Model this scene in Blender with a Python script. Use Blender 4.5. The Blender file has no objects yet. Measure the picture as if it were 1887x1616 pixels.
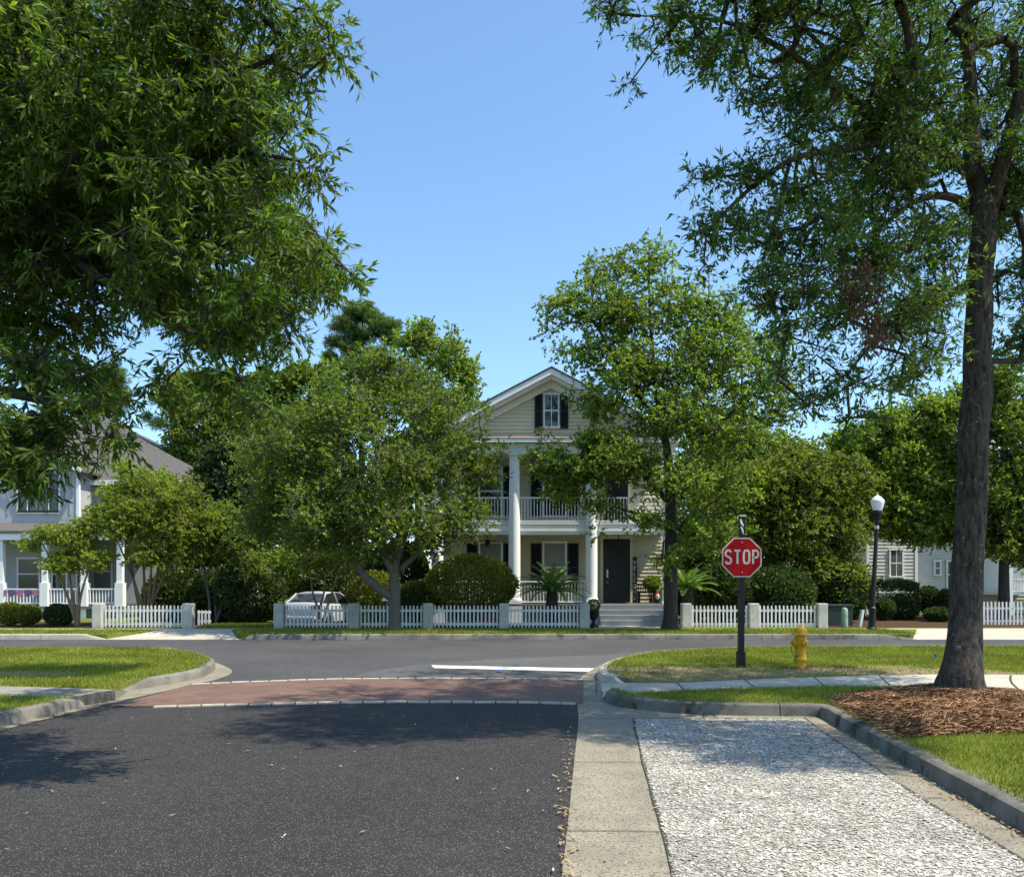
import bpy, bmesh, math, random
import numpy as np
from mathutils import Vector, noise
R = math.radians
S = bpy.context.scene
COL = S.collection
# ------------------------------------------------------------------ camera, world, sun, exposure
F, H, HY, CX = 1600.0, 1.65, 1070.0, 943.5          # focal length in photo pixels, eye height, horizon row
cam = bpy.data.cameras.new('camera'); camo = bpy.data.objects.new('camera', cam); COL.objects.link(camo)
camo.location = (0, 0, H); camo.rotation_euler = (R(90), 0, 0)
cam.sensor_width = 36; cam.lens = F / 1887 * 36; cam.shift_y = (HY - 808) / 1887
cam.clip_end = 5000; S.camera = camo
SUN_EL, SUN_AZ = 60.0, -17.0                           # azimuth measured from +X towards +Y
w = bpy.data.worlds.new('World'); S.world = w; w.use_nodes = True
wn = w.node_tree.nodes; wl = w.node_tree.links
sky = wn.new('ShaderNodeTexSky'); sky.sky_type = 'NISHITA'; sky.sun_disc = False
sky.sun_elevation = R(SUN_EL); sky.sun_rotation = R(90 - SUN_AZ)
sky.air_density = 1.05; sky.dust_density = 1.0; sky.ozone_density = 1.3
bg = wn['Background']; bg.inputs[1].default_value = 0.15
tint = wn.new('ShaderNodeMix'); tint.data_type = 'RGBA'; tint.blend_type = 'MULTIPLY'; tint.inputs[0].default_value = 1
tint.inputs[7].default_value = (.735, .895, .985, 1); wl.new(sky.outputs[0], tint.inputs[6]); wl.new(tint.outputs[2], bg.inputs[0])
sl = bpy.data.lights.new('sun', 'SUN'); sl.energy = 4.1; sl.angle = R(0.53); sl.color = (1, .92, .76)
so = bpy.data.objects.new('sun', sl); COL.objects.link(so)
sv = Vector((math.cos(R(SUN_EL)) * math.cos(R(SUN_AZ)), math.cos(R(SUN_EL)) * math.sin(R(SUN_AZ)), math.sin(R(SUN_EL))))
so.rotation_euler = sv.to_track_quat('Z', 'Y').to_euler(); so.location = (20, 8, 30)
S.view_settings.view_transform = 'Standard'; S.view_settings.look = 'None'
S.view_settings.exposure = 0.84; S.view_settings.gamma = 1
try:
    S.cycles.max_bounces = 6; S.cycles.diffuse_bounces = 3; S.cycles.transmission_bounces = 4; S.cycles.transparent_max_bounces = 8
except Exception: pass

# ------------------------------------------------------------------ helpers
def P(px, py, Y): return Vector(((px - CX) * Y / F, Y, H - (py - HY) * Y / F))
def X(px, Y): return (px - CX) * Y / F
def Zh(py, Y): return H - (py - HY) * Y / F
def G(px, py, z=0.0):
    Y = (H - z) * F / (py - HY); return Vector(((px - CX) * Y / F, Y, z))
def GL(pts, z=0.0): return [(G(a, b, z).x, G(a, b, z).y) for a, b in pts]
ORG = {}
def org(o):
    v = Vector((0, 0, 0))
    while o is not None:
        v = v + ORG.get(o.name, Vector((0, 0, 0))); o = o.parent
    return v
def tag(o, label=None, cat=None, group=None, kind=None):
    if label: o['label'] = label
    if cat: o['category'] = cat
    if group: o['group'] = group
    if kind: o['kind'] = kind
    return o
def thing(name, label, cat, loc=(0, 0, 0), group=None):
    o = bpy.data.objects.new(name, None); COL.objects.link(o); o.empty_display_size = .2
    o.location = loc; ORG[o.name] = Vector(loc); return tag(o, label, cat, group)
def link(name, me, m, parent=None, smooth=False):
    o = bpy.data.objects.new(name, me); COL.objects.link(o)
    if m: me.materials.append(m)
    if parent is not None:
        d = org(parent)
        if d.length > 0: me.transform(__import__('mathutils').Matrix.Translation(-d))
        o.parent = parent
    if smooth:
        me.polygons.foreach_set('use_smooth', [True] * len(me.polygons))
    return o
class MB:
    def __init__(s): s.v = []; s.f = []
    def add(s, vs, fs):
        b = len(s.v); s.v += [tuple(v) for v in vs]; s.f += [tuple(i + b for i in f) for f in fs]; return s
    def box(s, x0, x1, y0, y1, z0, z1):
        return s.add([(x0,y0,z0),(x1,y0,z0),(x1,y1,z0),(x0,y1,z0),(x0,y0,z1),(x1,y0,z1),(x1,y1,z1),(x0,y1,z1)],
              [(0,3,2,1),(4,5,6,7),(0,1,5,4),(1,2,6,5),(2,3,7,6),(3,0,4,7)])
    def bar(s, a, b, w, h=None):          # square bar between two points
        a = Vector(a); b = Vector(b); h = h or w; d = (b - a).normalized()
        u = d.cross(Vector((0, 0, 1)))
        if u.length < .01: u = Vector((1, 0, 0))
        u.normalize(); v = u.cross(d)
        vs = [p + u * (i * w / 2) + v * (j * h / 2) for p in (a, b) for i, j in ((-1,-1),(1,-1),(1,1),(-1,1))]
        return s.add(vs, [(0,3,2,1),(4,5,6,7),(0,1,5,4),(1,2,6,5),(2,3,7,6),(3,0,4,7)])
    def prism(s, poly, z0, z1, sides=True):
        n = len(poly); b = len(s.v)
        ar = sum(poly[i][0]*poly[(i+1)%n][1]-poly[(i+1)%n][0]*poly[i][1] for i in range(n))
        if ar < 0: poly = poly[::-1]
        zt = z1 if callable(z1) else (lambda x, y: z1)
        s.v += [(x, y, zt(x, y)) for x, y in poly]
        from mathutils.geometry import tessellate_polygon
        for t in tessellate_polygon([[Vector((x, y, 0)) for x, y in poly]]):
            a, c, d = t
            cr = (poly[c][0]-poly[a][0])*(poly[d][1]-poly[a][1])-(poly[d][0]-poly[a][0])*(poly[c][1]-poly[a][1])
            s.f.append((b+a, b+c, b+d) if cr > 0 else (b+a, b+d, b+c))
        if sides:
            s.v += [(x, y, z0) for x, y in poly]
            for i in range(n):
                j = (i+1) % n; s.f.append((b+i, b+n+i, b+n+j, b+j))
        return s
    def tube(s, pts, rs, n=10, cap=True):
        pts = [Vector(p) for p in pts]
        if not hasattr(rs, '__len__'): rs = [rs] * len(pts)
        b = len(s.v); ref = Vector((0.1, 1, 0.05))
        for i, p in enumerate(pts):
            d = (pts[min(i+1, len(pts)-1)] - pts[max(i-1, 0)]).normalized()
            u = d.cross(ref)
            if u.length < .05: u = d.cross(Vector((1, 0, 0)))
            u.normalize(); v = d.cross(u)
            for k in range(n):
                a = 2*math.pi*k/n; s.v.append(tuple(p + (u*math.cos(a) + v*math.sin(a)) * rs[i]))
        for i in range(len(pts)-1):
            for k in range(n):
                s.f.append((b+i*n+k, b+i*n+(k+1)%n, b+(i+1)*n+(k+1)%n, b+(i+1)*n+k))
        if cap:
            s.f.append(tuple(b+k for k in range(n))[::-1]); s.f.append(tuple(b+(len(pts)-1)*n+k for k in range(n)))
        return s
    def lathe(s, prof, c=(0,0,0), n=24, axis=None):   # prof = [(r, z)]
        pts = [Vector(c) + (Vector(axis) if axis else Vector((0,0,1))) * z for r, z in prof]
        A = Vector(axis) if axis else Vector((0,0,1)); A.normalize()
        u = A.cross(Vector((0,1,0.01))).normalized(); v = A.cross(u)
        b = len(s.v)
        for p, (r, z) in zip(pts, prof):
            for k in range(n):
                a = 2*math.pi*k/n; s.v.append(tuple(p + (u*math.cos(a) + v*math.sin(a)) * max(r, 1e-4)))
        for i in range(len(prof)-1):
            for k in range(n):
                s.f.append((b+i*n+k, b+i*n+(k+1)%n, b+(i+1)*n+(k+1)%n, b+(i+1)*n+k))
        s.f.append(tuple(b+k for k in range(n))[::-1]); s.f.append(tuple(b+(len(prof)-1)*n+k for k in range(n)))
        return s
    def build(s, name, m, parent=None, smooth=False, bevel=0):
        me = bpy.data.meshes.new(name); me.from_pydata(s.v, [], s.f)
        bm = bmesh.new(); bm.from_mesh(me); bmesh.ops.recalc_face_normals(bm, faces=bm.faces)
        bm.to_mesh(me); bm.free()
        o = link(name, me, m, parent, smooth)
        if smooth and hasattr(me, 'set_sharp_from_angle'): me.set_sharp_from_angle(angle=R(40))
        if bevel:
            md = o.modifiers.new('bevel', 'BEVEL'); md.width = bevel; md.segments = 2; md.limit_method = 'ANGLE'
        return o
def smooth(pts, n=6):
    out = []; p = [Vector((a, b)) for a, b in pts]
    for i in range(len(p)-1):
        p0 = p[max(i-1,0)]; p1 = p[i]; p2 = p[i+1]; p3 = p[min(i+2,len(p)-1)]
        m = 1 if (p2-p1).length > 6 and (i == 0 or i == len(p)-2) else n
        for k in range(m):
            t = k/m
            q = .5*((2*p1)+(p2-p0)*t+(2*p0-5*p1+4*p2-p3)*t*t+(-p0+3*p1-3*p2+p3)*t**3)
            out.append((q.x, q.y))
    out.append(tuple(p[-1])); return out
def offset(pts, d):                    # d > 0 = to the left of the direction
    out = []; p = [Vector(a) for a in pts]
    for i in range(len(p)):
        t = (p[min(i+1,len(p)-1)] - p[max(i-1,0)]).normalized(); out.append((p[i].x - t.y*d, p[i].y + t.x*d))
    return out
def resample(pts, step):
    p = [Vector(a) for a in pts]; out = [p[0].copy()]; acc = 0; 
    for a, b in zip(p, p[1:]):
        L = (b-a).length; d = step - acc
        while d <= L: out.append(a + (b-a)*(d/L)); d += step
        acc = (acc + L) % step
    if (out[-1]-p[-1]).length > 1e-3: out.append(p[-1])
    return [tuple(q) for q in out]
def np_mesh(name, V, Fq, m, parent=None, smooth=False):   # V (n,3), Fq (m,k) faces all the same size
    me = bpy.data.meshes.new(name); V = np.ascontiguousarray(V, dtype=np.float32); Fq = np.ascontiguousarray(Fq, dtype=np.int32)
    if parent is not None: V = V - np.array(org(parent), dtype=np.float32)
    me.vertices.add(len(V)); me.vertices.foreach_set('co', V.ravel())
    k = Fq.shape[1]; me.loops.add(Fq.size); me.loops.foreach_set('vertex_index', Fq.ravel())
    me.polygons.add(len(Fq)); me.polygons.foreach_set('loop_start', np.arange(0, Fq.size, k, dtype=np.int32))
    try: me.polygons.foreach_set('loop_total', np.full(len(Fq), k, dtype=np.int32))
    except Exception: pass
    me.polygons.foreach_set('use_smooth', np.full(len(Fq), smooth))
    me.update(calc_edges=True); me.materials.append(m)
    o = bpy.data.objects.new(name, me); COL.objects.link(o)
    if parent is not None: o.parent = parent
    return o

# ------------------------------------------------------------------ materials
def new_mat(name):
    m = bpy.data.materials.new(name); m.use_nodes = True; nt = m.node_tree
    return m, nt.nodes, nt.links, nt.nodes['Principled BSDF']
def nz(N, L, scale, detail=5, rough=.6, vec=None, kind='ShaderNodeTexNoise'):
    n = N.new(kind); n.inputs['Scale'].default_value = scale
    if 'Detail' in n.inputs and kind == 'ShaderNodeTexNoise': n.inputs['Detail'].default_value = detail; n.inputs['Roughness'].default_value = rough
    if vec: L.new(vec, n.inputs['Vector'])
    return n
def ramp(N, L, src, stops):
    r = N.new('ShaderNodeValToRGB'); e = r.color_ramp.elements
    while len(e) < len(stops): e.new(.5)
    for i, (p, c) in enumerate(stops): e[i].position = p; e[i].color = (*c, 1) if hasattr(c, '__len__') else (c, c, c, 1)
    L.new(src, r.inputs[0]); return r
def mix(N, L, fac, a, b, mode='MIX'):
    n = N.new('ShaderNodeMix'); n.data_type = 'RGBA'; n.blend_type = mode
    for s, i in ((fac, 0), (a, 6), (b, 7)):
        if hasattr(s, 'is_output'): L.new(s, n.inputs[i])
        elif hasattr(s, '__len__'): n.inputs[i].default_value = (*s, 1)
        else: n.inputs[i].default_value = s
    return n.outputs[2]
def pmat(name, c1, c2=None, scale=3, rough=.7, bump=0, bscale=60, spec=.3, metal=0, stretch=None, speck=None):
    m, N, L, B = new_mat(name); c2 = c2 or tuple(x*.8 for x in c1)
    tc = N.new('ShaderNodeTexCoord').outputs['Object']
    if stretch:
        mp = N.new('ShaderNodeMapping'); mp.inputs['Scale'].default_value = stretch; L.new(tc, mp.inputs[0]); tc = mp.outputs[0]
    n = nz(N, L, scale, 6, .62, tc); r = ramp(N, L, n.outputs[0], [(.35, c1), (.68, c2)]); col = r.outputs[0]
    if speck:
        s2 = nz(N, L, speck[0], 3, .6, tc); sr = ramp(N, L, s2.outputs[0], [(speck[1], 0), (min(speck[1]+.08, 1), 1)])
        col = mix(N, L, sr.outputs[0], col, speck[2])
    L.new(col, B.inputs['Base Color']); B.inputs['Roughness'].default_value = rough
    B.inputs['Specular IOR Level'].default_value = spec; B.inputs['Metallic'].default_value = metal
    if bump:
        bn = nz(N, L, bscale, 5, .65, tc); b = N.new('ShaderNodeBump'); b.inputs['Strength'].default_value = bump; b.inputs['Distance'].default_value = .02
        L.new(bn.outputs[0], b.inputs['Height']); L.new(b.outputs[0], B.inputs['Normal'])
    return m
def leaf_mat(name, a, b, c, trans=.35, clump=.8, tcol=None, gloss=.55):
    m, N, L, B = new_mat(name)
    geo = N.new('ShaderNodeNewGeometry'); n = nz(N, L, clump, 3, .6, geo.outputs['Position'])
    r1 = ramp(N, L, geo.outputs['Random Per Island'], [(0, a), (.55, b), (1, c)])
    r2 = ramp(N, L, n.outputs[0], [(.35, .72), (.65, 1.25)])
    col = mix(N, L, 1.0, r1.outputs[0], r2.outputs[0], 'MULTIPLY')
    L.new(col, B.inputs['Base Color']); B.inputs['Roughness'].default_value = gloss; B.inputs['Specular IOR Level'].default_value = .28
    t = N.new('ShaderNodeBsdfTranslucent'); tc = mix(N, L, 1.0, col, tcol or (1.9, 2.1, .7), 'MULTIPLY'); L.new(tc, t.inputs[0])
    ms = N.new('ShaderNodeMixShader'); ms.inputs[0].default_value = trans
    L.new(B.outputs[0], ms.inputs[1]); L.new(t.outputs[0], ms.inputs[2]); L.new(ms.outputs[0], N['Material Output'].inputs[0])
    return m
def asphalt(name, base, fleck, dens, seal=0):
    m, N, L, B = new_mat(name); tc = N.new('ShaderNodeTexCoord').outputs['Object']
    big = nz(N, L, .35, 4, .6, tc); med = nz(N, L, 5, 6, .7, tc)
    r = ramp(N, L, big.outputs[0], [(.3, tuple(x*.76 for x in base)), (.7, tuple(x*1.22 for x in base))])
    r2 = ramp(N, L, med.outputs[0], [(.35, .82), (.65, 1.15)]); col = mix(N, L, 1.0, r.outputs[0], r2.outputs[0], 'MULTIPLY')
    v = N.new('ShaderNodeTexVoronoi'); v.inputs['Scale'].default_value = 95; L.new(tc, v.inputs['Vector'])
    sep = N.new('ShaderNodeSeparateColor'); L.new(v.outputs['Color'], sep.inputs[0])
    rr = ramp(N, L, sep.outputs[0], [(dens, 0), (dens+.1, 1)]); rd = ramp(N, L, v.outputs['Distance'], [(.28, 1), (.5, 0)])
    f = mix(N, L, 1.0, rr.outputs[0], rd.outputs[0], 'MULTIPLY'); col = mix(N, L, f, col, fleck)
    L.new(col, B.inputs['Base Color']); B.inputs['Roughness'].default_value = .82; B.inputs['Specular IOR Level'].default_value = .3
    b = N.new('ShaderNodeBump'); b.inputs['Strength'].default_value = .6; b.inputs['Distance'].default_value = .006
    L.new(v.outputs['Distance'], b.inputs['Height']); L.new(b.outputs[0], B.inputs['Normal']); return m
def shell_mat():
    m, N, L, B = new_mat('oyster_shell_pavement'); tc = N.new('ShaderNodeTexCoord').outputs['Object']
    wob = nz(N, L, 22, 3, .6, tc); vm = N.new('ShaderNodeVectorMath'); vm.operation = 'MULTIPLY_ADD'
    L.new(wob.outputs['Color'], vm.inputs[0]); vm.inputs[1].default_value = (.045, .045, 0); L.new(tc, vm.inputs[2])
    v = N.new('ShaderNodeTexVoronoi'); v.inputs['Scale'].default_value = 26; L.new(vm.outputs[0], v.inputs['Vector'])
    v2 = N.new('ShaderNodeTexVoronoi'); v2.inputs['Scale'].default_value = 48; L.new(vm.outputs[0], v2.inputs['Vector'])
    sep = N.new('ShaderNodeSeparateColor'); L.new(v.outputs['Color'], sep.inputs[0])
    sep2 = N.new('ShaderNodeSeparateColor'); L.new(v2.outputs['Color'], sep2.inputs[0])
    c1 = ramp(N, L, sep.outputs[0], [(0, (.17, .145, .10)), (.35, (.28, .245, .18)), (.6, (.42, .385, .31)), (1, (.62, .60, .54))])
    c2 = ramp(N, L, sep2.outputs[1], [(0, (.11, .09, .065)), (.3, (.20, .17, .13)), (.6, (.38, .35, .29)), (1, (.62, .61, .56))])
    col = mix(N, L, .5, c1.outputs[0], c2.outputs[0])
    ed = ramp(N, L, v2.outputs['Distance'], [(.35, 1.0), (.75, .55)]); col = mix(N, L, 1.0, col, ed.outputs[0], 'MULTIPLY')
    big = nz(N, L, 1.2, 5, .65, tc); br = ramp(N, L, big.outputs[0], [(.35, .84), (.62, 1.08)]); col = mix(N, L, 1.0, col, br.outputs[0], 'MULTIPLY')
    L.new(col, B.inputs['Base Color']); B.inputs['Roughness'].default_value = .75
    b = N.new('ShaderNodeBump'); b.inputs['Strength'].default_value = .7; b.inputs['Distance'].default_value = .012
    L.new(sep2.outputs[1], b.inputs['Height']); L.new(b.outputs[0], B.inputs['Normal']); return m
def brick_mat():
    m, N, L, B = new_mat('brick_paver'); tc = N.new('ShaderNodeTexCoord').outputs['Object']
    br = N.new('ShaderNodeTexBrick'); L.new(tc, br.inputs['Vector']); br.inputs['Scale'].default_value = 1
    br.inputs['Brick Width'].default_value = .2; br.inputs['Row Height'].default_value = .1; br.inputs['Mortar Size'].default_value = .006
    br.inputs['Color1'].default_value = (.118, .062, .043, 1); br.inputs['Color2'].default_value = (.162, .088, .062, 1); br.inputs['Mortar'].default_value = (.15, .115, .09, 1)
    n = nz(N, L, 1.4, 6, .7, tc); r = ramp(N, L, n.outputs[0], [(.3, .8), (.7, 1.25)])
    col = mix(N, L, 1.0, br.outputs[0], r.outputs[0], 'MULTIPLY'); L.new(col, B.inputs['Base Color']); B.inputs['Roughness'].default_value = .8
    b = N.new('ShaderNodeBump'); b.inputs['Strength'].default_value = .4; b.inputs['Distance'].default_value = .004; b.invert = True
    L.new(br.outputs['Fac'], b.inputs['Height']); L.new(b.outputs[0], B.inputs['Normal']); return m
def bark_mat(name, a, b, lich=(.35, .35, .31), amt=.62, sc=9):
    m, N, L, B = new_mat(name); tc = N.new('ShaderNodeTexCoord').outputs['Object']
    mp = N.new('ShaderNodeMapping'); mp.inputs['Scale'].default_value = (1, 1, .22); L.new(tc, mp.inputs[0])
    n = nz(N, L, sc*2.2, 8, .75, mp.outputs[0]); r = ramp(N, L, n.outputs[0], [(.36, a), (.62, b)])
    n2 = nz(N, L, sc*1.6, 6, .75, tc); r2 = ramp(N, L, n2.outputs[0], [(amt, 0), (amt+.07, 1)])
    col = mix(N, L, r2.outputs[0], r.outputs[0], lich); L.new(col, B.inputs['Base Color']); B.inputs['Roughness'].default_value = .95
    B.inputs['Specular IOR Level'].default_value = .1
    bp = N.new('ShaderNodeBump'); bp.inputs['Strength'].default_value = 1; bp.inputs['Distance'].default_value = .05
    L.new(n.outputs[0], bp.inputs['Height']); L.new(bp.outputs[0], B.inputs['Normal']); return m
def lawn_mat(name, dirt_centres=()):
    m, N, L, B = new_mat(name); tc = N.new('ShaderNodeTexCoord').outputs['Object']
    n = nz(N, L, 1.1, 6, .7, tc); r = ramp(N, L, n.outputs[0], [(.3, (.085, .11, .018)), (.55, (.15, .185, .03)), (.75, (.25, .22, .075))])
    n2 = nz(N, L, 45, 4, .7, tc); r2 = ramp(N, L, n2.outputs[0], [(.3, .6), (.7, 1.35)]); col = mix(N, L, 1.0, r.outputs[0], r2.outputs[0], 'MULTIPLY')
    n3 = nz(N, L, 9, 5, .7, tc); dirt = ramp(N, L, n3.outputs[0], [(.35, (.33, .25, .16)), (.65, (.20, .15, .09))]).outputs[0]
    for (cx, cy, rx, ry) in dirt_centres:
        mp = N.new('ShaderNodeMapping'); mp.inputs['Location'].default_value = (-cx/rx, -cy/ry, 0); mp.inputs['Scale'].default_value = (1/rx, 1/ry, 0); L.new(tc, mp.inputs[0])
        ln = N.new('ShaderNodeVectorMath'); ln.operation = 'LENGTH'; L.new(mp.outputs[0], ln.inputs[0])
        nn = nz(N, L, 2.2, 5, .7, tc); ad = N.new('ShaderNodeMath'); ad.operation = 'MULTIPLY_ADD'; L.new(nn.outputs[0], ad.inputs[0]); ad.inputs[1].default_value = 1.3; L.new(ln.outputs['Value'], ad.inputs[2])
        f = ramp(N, L, ad.outputs[0], [(.0, 1), (.001, 1)]); f.color_ramp.elements[0].position = .0
        sc = N.new('ShaderNodeMapRange'); L.new(ad.outputs[0], sc.inputs[0]); sc.inputs[1].default_value = 1.35; sc.inputs[2].default_value = 1.75; sc.inputs[3].default_value = 1; sc.inputs[4].default_value = 0
        col = mix(N, L, sc.outputs[0], col, dirt)
    L.new(col, B.inputs['Base Color']); B.inputs['Roughness'].default_value = .95; B.inputs['Specular IOR Level'].default_value = .1
    b = N.new('ShaderNodeBump'); b.inputs['Strength'].default_value = .8; b.inputs['Distance'].default_value = .03
    L.new(n2.outputs[0], b.inputs['Height']); L.new(b.outputs[0], B.inputs['Normal']); return m
def glass_mat(name, c=(.016, .019, .022), rough=.06):
    m, N, L, B = new_mat(name); tc = N.new('ShaderNodeTexCoord').outputs['Object']
    n = nz(N, L, 1.5, 3, .5, tc); r = ramp(N, L, n.outputs[0], [(.35, c), (.7, tuple(x*1.8 for x in c))]); L.new(r.outputs[0], B.inputs['Base Color'])
    B.inputs['Roughness'].default_value = rough; B.inputs['Specular IOR Level'].default_value = .8; return m

M = {}
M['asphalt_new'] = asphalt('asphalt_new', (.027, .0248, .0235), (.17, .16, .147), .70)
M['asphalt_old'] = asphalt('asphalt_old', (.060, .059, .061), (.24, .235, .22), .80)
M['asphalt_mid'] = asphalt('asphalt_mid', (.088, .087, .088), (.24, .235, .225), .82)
M['concrete'] = pmat('concrete', (.44, .40, .33), (.33, .30, .25), 1.6, .9, .35, 90, .2, speck=(55, .56, (.24, .21, .17)))
M['gutter'] = pmat('gutter_concrete', (.31, .28, .215), (.21, .19, .145), 2.2, .9, .5, 70, .2, speck=(48, .53, (.12, .105, .08)))
M['curb'] = pmat('curb_concrete', (.24, .225, .19), (.11, .105, .095), 1.9, .92, .6, 50, .2, speck=(2.6, .60, (.085, .08, .072)))
M['walk'] = pmat('sidewalk_concrete', (.47, .44, .36), (.38, .35, .285), 1.2, .9, .25, 90, .2, speck=(60, .6, (.36, .33, .28)))
M['joint'] = pmat('joint_dark', (.06, .055, .045), None, 9, .95)
M['shell'] = shell_mat(); M['brick'] = brick_mat()
M['stone'] = pmat('edging_stone', (.46, .42, .35), (.30, .27, .22), 6, .85, .3)
M['paint'] = pmat('road_paint', (.80, .79, .74), (.66, .65, .60), 7, .7, .3, 90, speck=(38, .60, (.3, .3, .29)))
M['lawn'] = lawn_mat('lawn')
M['grass'] = leaf_mat('grass_blade', (.125, .175, .014), (.205, .25, .022), (.38, .34, .10), .34, .9, (1.4, 1.4, .7), .6)
M['straw'] = leaf_mat('pine_straw', (.13, .068, .03), (.23, .125, .06), (.42, .26, .14), .1, 2.5, (1, 1, 1), .7)
M['mulch'] = pmat('mulch', (.10, .055, .03), (.05, .03, .018), 12, .95, 1, 60, .1)
M['bark_oak'] = bark_mat('bark_oak', (.026, .022, .018), (.125, .105, .088), (.30, .29, .26), .60)
M['bark_grey'] = bark_mat('bark_grey', (.10, .095, .085), (.20, .19, .165), (.3, .3, .27), .62, 14)
M['bark_tan'] = bark_mat('bark_tan', (.17, .11, .07), (.34, .25, .17), (.42, .34, .25), .6, 14)
M['bark_dark'] = bark_mat('bark_dark', (.035, .03, .025), (.09, .08, .065), (.14, .13, .11), .66, 12)
M['leaf_oak'] = leaf_mat('leaf_oak', (0.041, 0.076, 0.012), (0.081, 0.132, 0.019), (0.152, 0.201, 0.032), .40)
M['leaf_oak2'] = leaf_mat('leaf_oak_b', (0.044, 0.086, 0.021), (0.075, 0.130, 0.029), (0.130, 0.195, 0.039), .38)
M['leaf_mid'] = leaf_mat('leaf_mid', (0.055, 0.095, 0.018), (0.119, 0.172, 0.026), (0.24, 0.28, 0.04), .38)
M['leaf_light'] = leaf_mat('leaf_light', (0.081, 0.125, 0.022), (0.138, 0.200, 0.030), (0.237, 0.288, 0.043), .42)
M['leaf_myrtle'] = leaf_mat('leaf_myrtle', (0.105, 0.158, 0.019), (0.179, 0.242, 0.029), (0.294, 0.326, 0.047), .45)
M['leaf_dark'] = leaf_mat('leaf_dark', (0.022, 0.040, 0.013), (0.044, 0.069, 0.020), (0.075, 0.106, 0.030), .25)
M['leaf_olive'] = leaf_mat('leaf_olive', (.075, .105, .018), (.135, .165, .025), (.21, .225, .036), .36)
M['leaf_hedge'] = leaf_mat('leaf_hedge', (0.072, 0.096, 0.014), (0.132, 0.156, 0.022), (0.228, 0.228, 0.036), .25)
M['needle'] = leaf_mat('pine_needle', (0.060, 0.102, 0.030), (0.096, 0.150, 0.042), (0.144, 0.204, 0.060), .25)
M['dead'] = leaf_mat('dead_leaf', (.07, .03, .018), (.13, .06, .032), (.20, .11, .055), .25, 1, (1.2, 1, .8))
M['palm'] = leaf_mat('palm_leaf', (0.068, 0.120, 0.033), (0.120, 0.195, 0.045), (0.195, 0.270, 0.068), .2, 1, None, .35)
M['fallen'] = leaf_mat('fallen_leaf', (.30, .17, .07), (.42, .30, .15), (.55, .45, .28), .1, 1, (1, 1, 1))
M['white'] = pmat('white_paint', (.84, .84, .83), (.78, .78, .77), 2.5, .5, .1, 30)
M['white2'] = pmat('picket_paint', (.74, .74, .72), (.60, .60, .57), 3.5, .6, .2, 40)
M['cream'] = pmat('cream_siding', (.70, .65, .47), (.64, .59, .42), 1.5, .6, .1, 40, stretch=(1, 1, 6))
M['beige'] = pmat('beige_siding', (.58, .52, .37), (.52, .465, .33), 1.5, .6, .1, 40)
M['wsiding'] = pmat('white_siding', (.60, .60, .53), (.52, .52, .46), 1.5, .6, .1, 40)
M['lilac'] = pmat('grey_siding', (.42, .425, .44), (.37, .375, .39), 1.5, .7)
M['tan'] = pmat('copper_flashing', (.40, .26, .17), (.30, .19, .13), 5, .6)
M['shingle'] = pmat('shingles', (.135, .125, .12), (.085, .08, .078), 7, .9, .8, 25, .15, stretch=(1, 1, 3), speck=(14, .58, (.17, .155, .15)))
M['black'] = pmat('black_paint', (.012, .012, .015), (.02, .02, .024), 5, .4, .05)
M['shutter'] = pmat('shutter_paint', (.014, .016, .026), (.02, .022, .034), 5, .45)
M['door'] = pmat('door_paint', (.012, .014, .022), (.02, .02, .028), 5, .3)
M['metal'] = pmat('brushed_metal', (.55, .54, .5), None, 9, .3, 0, 60, .5, 1)
M['stucco'] = pmat('stucco', (.52, .51, .45), (.40, .39, .345), 3.5, .95, .7, 60, .1, speck=(14, .6, (.30, .30, .27)))
M['glass'] = glass_mat('window_glass'); M['blind'] = pmat('window_blind', (.16, .17, .15), (.12, .13, .115), 3, .3, spec=.7)
M['step'] = pmat('step_shaded', (.30, .31, .33), (.25, .26, .28), 3, .6); M['deck'] = pmat('porch_deck', (.16, .15, .14), None, 3, .6)  # treads: shade is put into their grey-blue colour
M['red'] = pmat('sign_red', (.42, .004, .008), (.34, .003, .007), 3, .6, 0, 60, .15)
M['signwhite'] = pmat('sign_white', (.62, .57, .55), (.54, .49, .47), 5, .4)
M['yellow'] = pmat('hydrant_yellow', (.74, .42, .02), (.52, .27, .015), 9, .55, .6, 28, .3, speck=(16, .61, (.16, .055, .015)))
M['rust'] = pmat('rust', (.25, .10, .05), (.16, .07, .04), 15, .9, .3)
M['globe'] = pmat('lamp_globe', (.86, .87, .86), (.75, .77, .77), 4, .25, 0, 60, .6)
M['carwhite'] = pmat('car_paint_shaded', (.50, .52, .56), (.47, .49, .53), 1, .25, 0, 60, .6)  # white body greyed and blued, shade mixed into its paint
M['taillight'] = pmat('tail_light', (.40, .02, .02), None, 5, .2, 0, 60, .7); M['tyre'] = pmat('tyre', (.02, .02, .02), None, 9, .9)
M['utilgreen'] = pmat('utility_green', (.25, .36, .28), (.20, .30, .23), 4, .6); M['darkgreen'] = pmat('dark_green_box', (.03, .045, .035), None, 4, .6)
M['blue'] = pmat('blue_plastic', (.03, .14, .5), None, 9, .5); M['bench'] = pmat('bench_wood', (.035, .03, .03), None, 7, .7)
M['purple'] = pmat('bunting_cloth', (.16, .09, .22), (.10, .06, .15), 9, .9); M['pinkcloth'] = pmat('bunting_pink', (.36, .16, .26), None, 9, .9)
M['gnomewhite'] = pmat('gnome_beard', (.7, .66, .5), None, 9, .8); M['gnomered'] = pmat('gnome_hat', (.45, .03, .03), None, 9, .8)
M['foundation'] = pmat('brick_foundation', (.14, .12, .11), (.08, .07, .065), 9, .9, .4)

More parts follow.
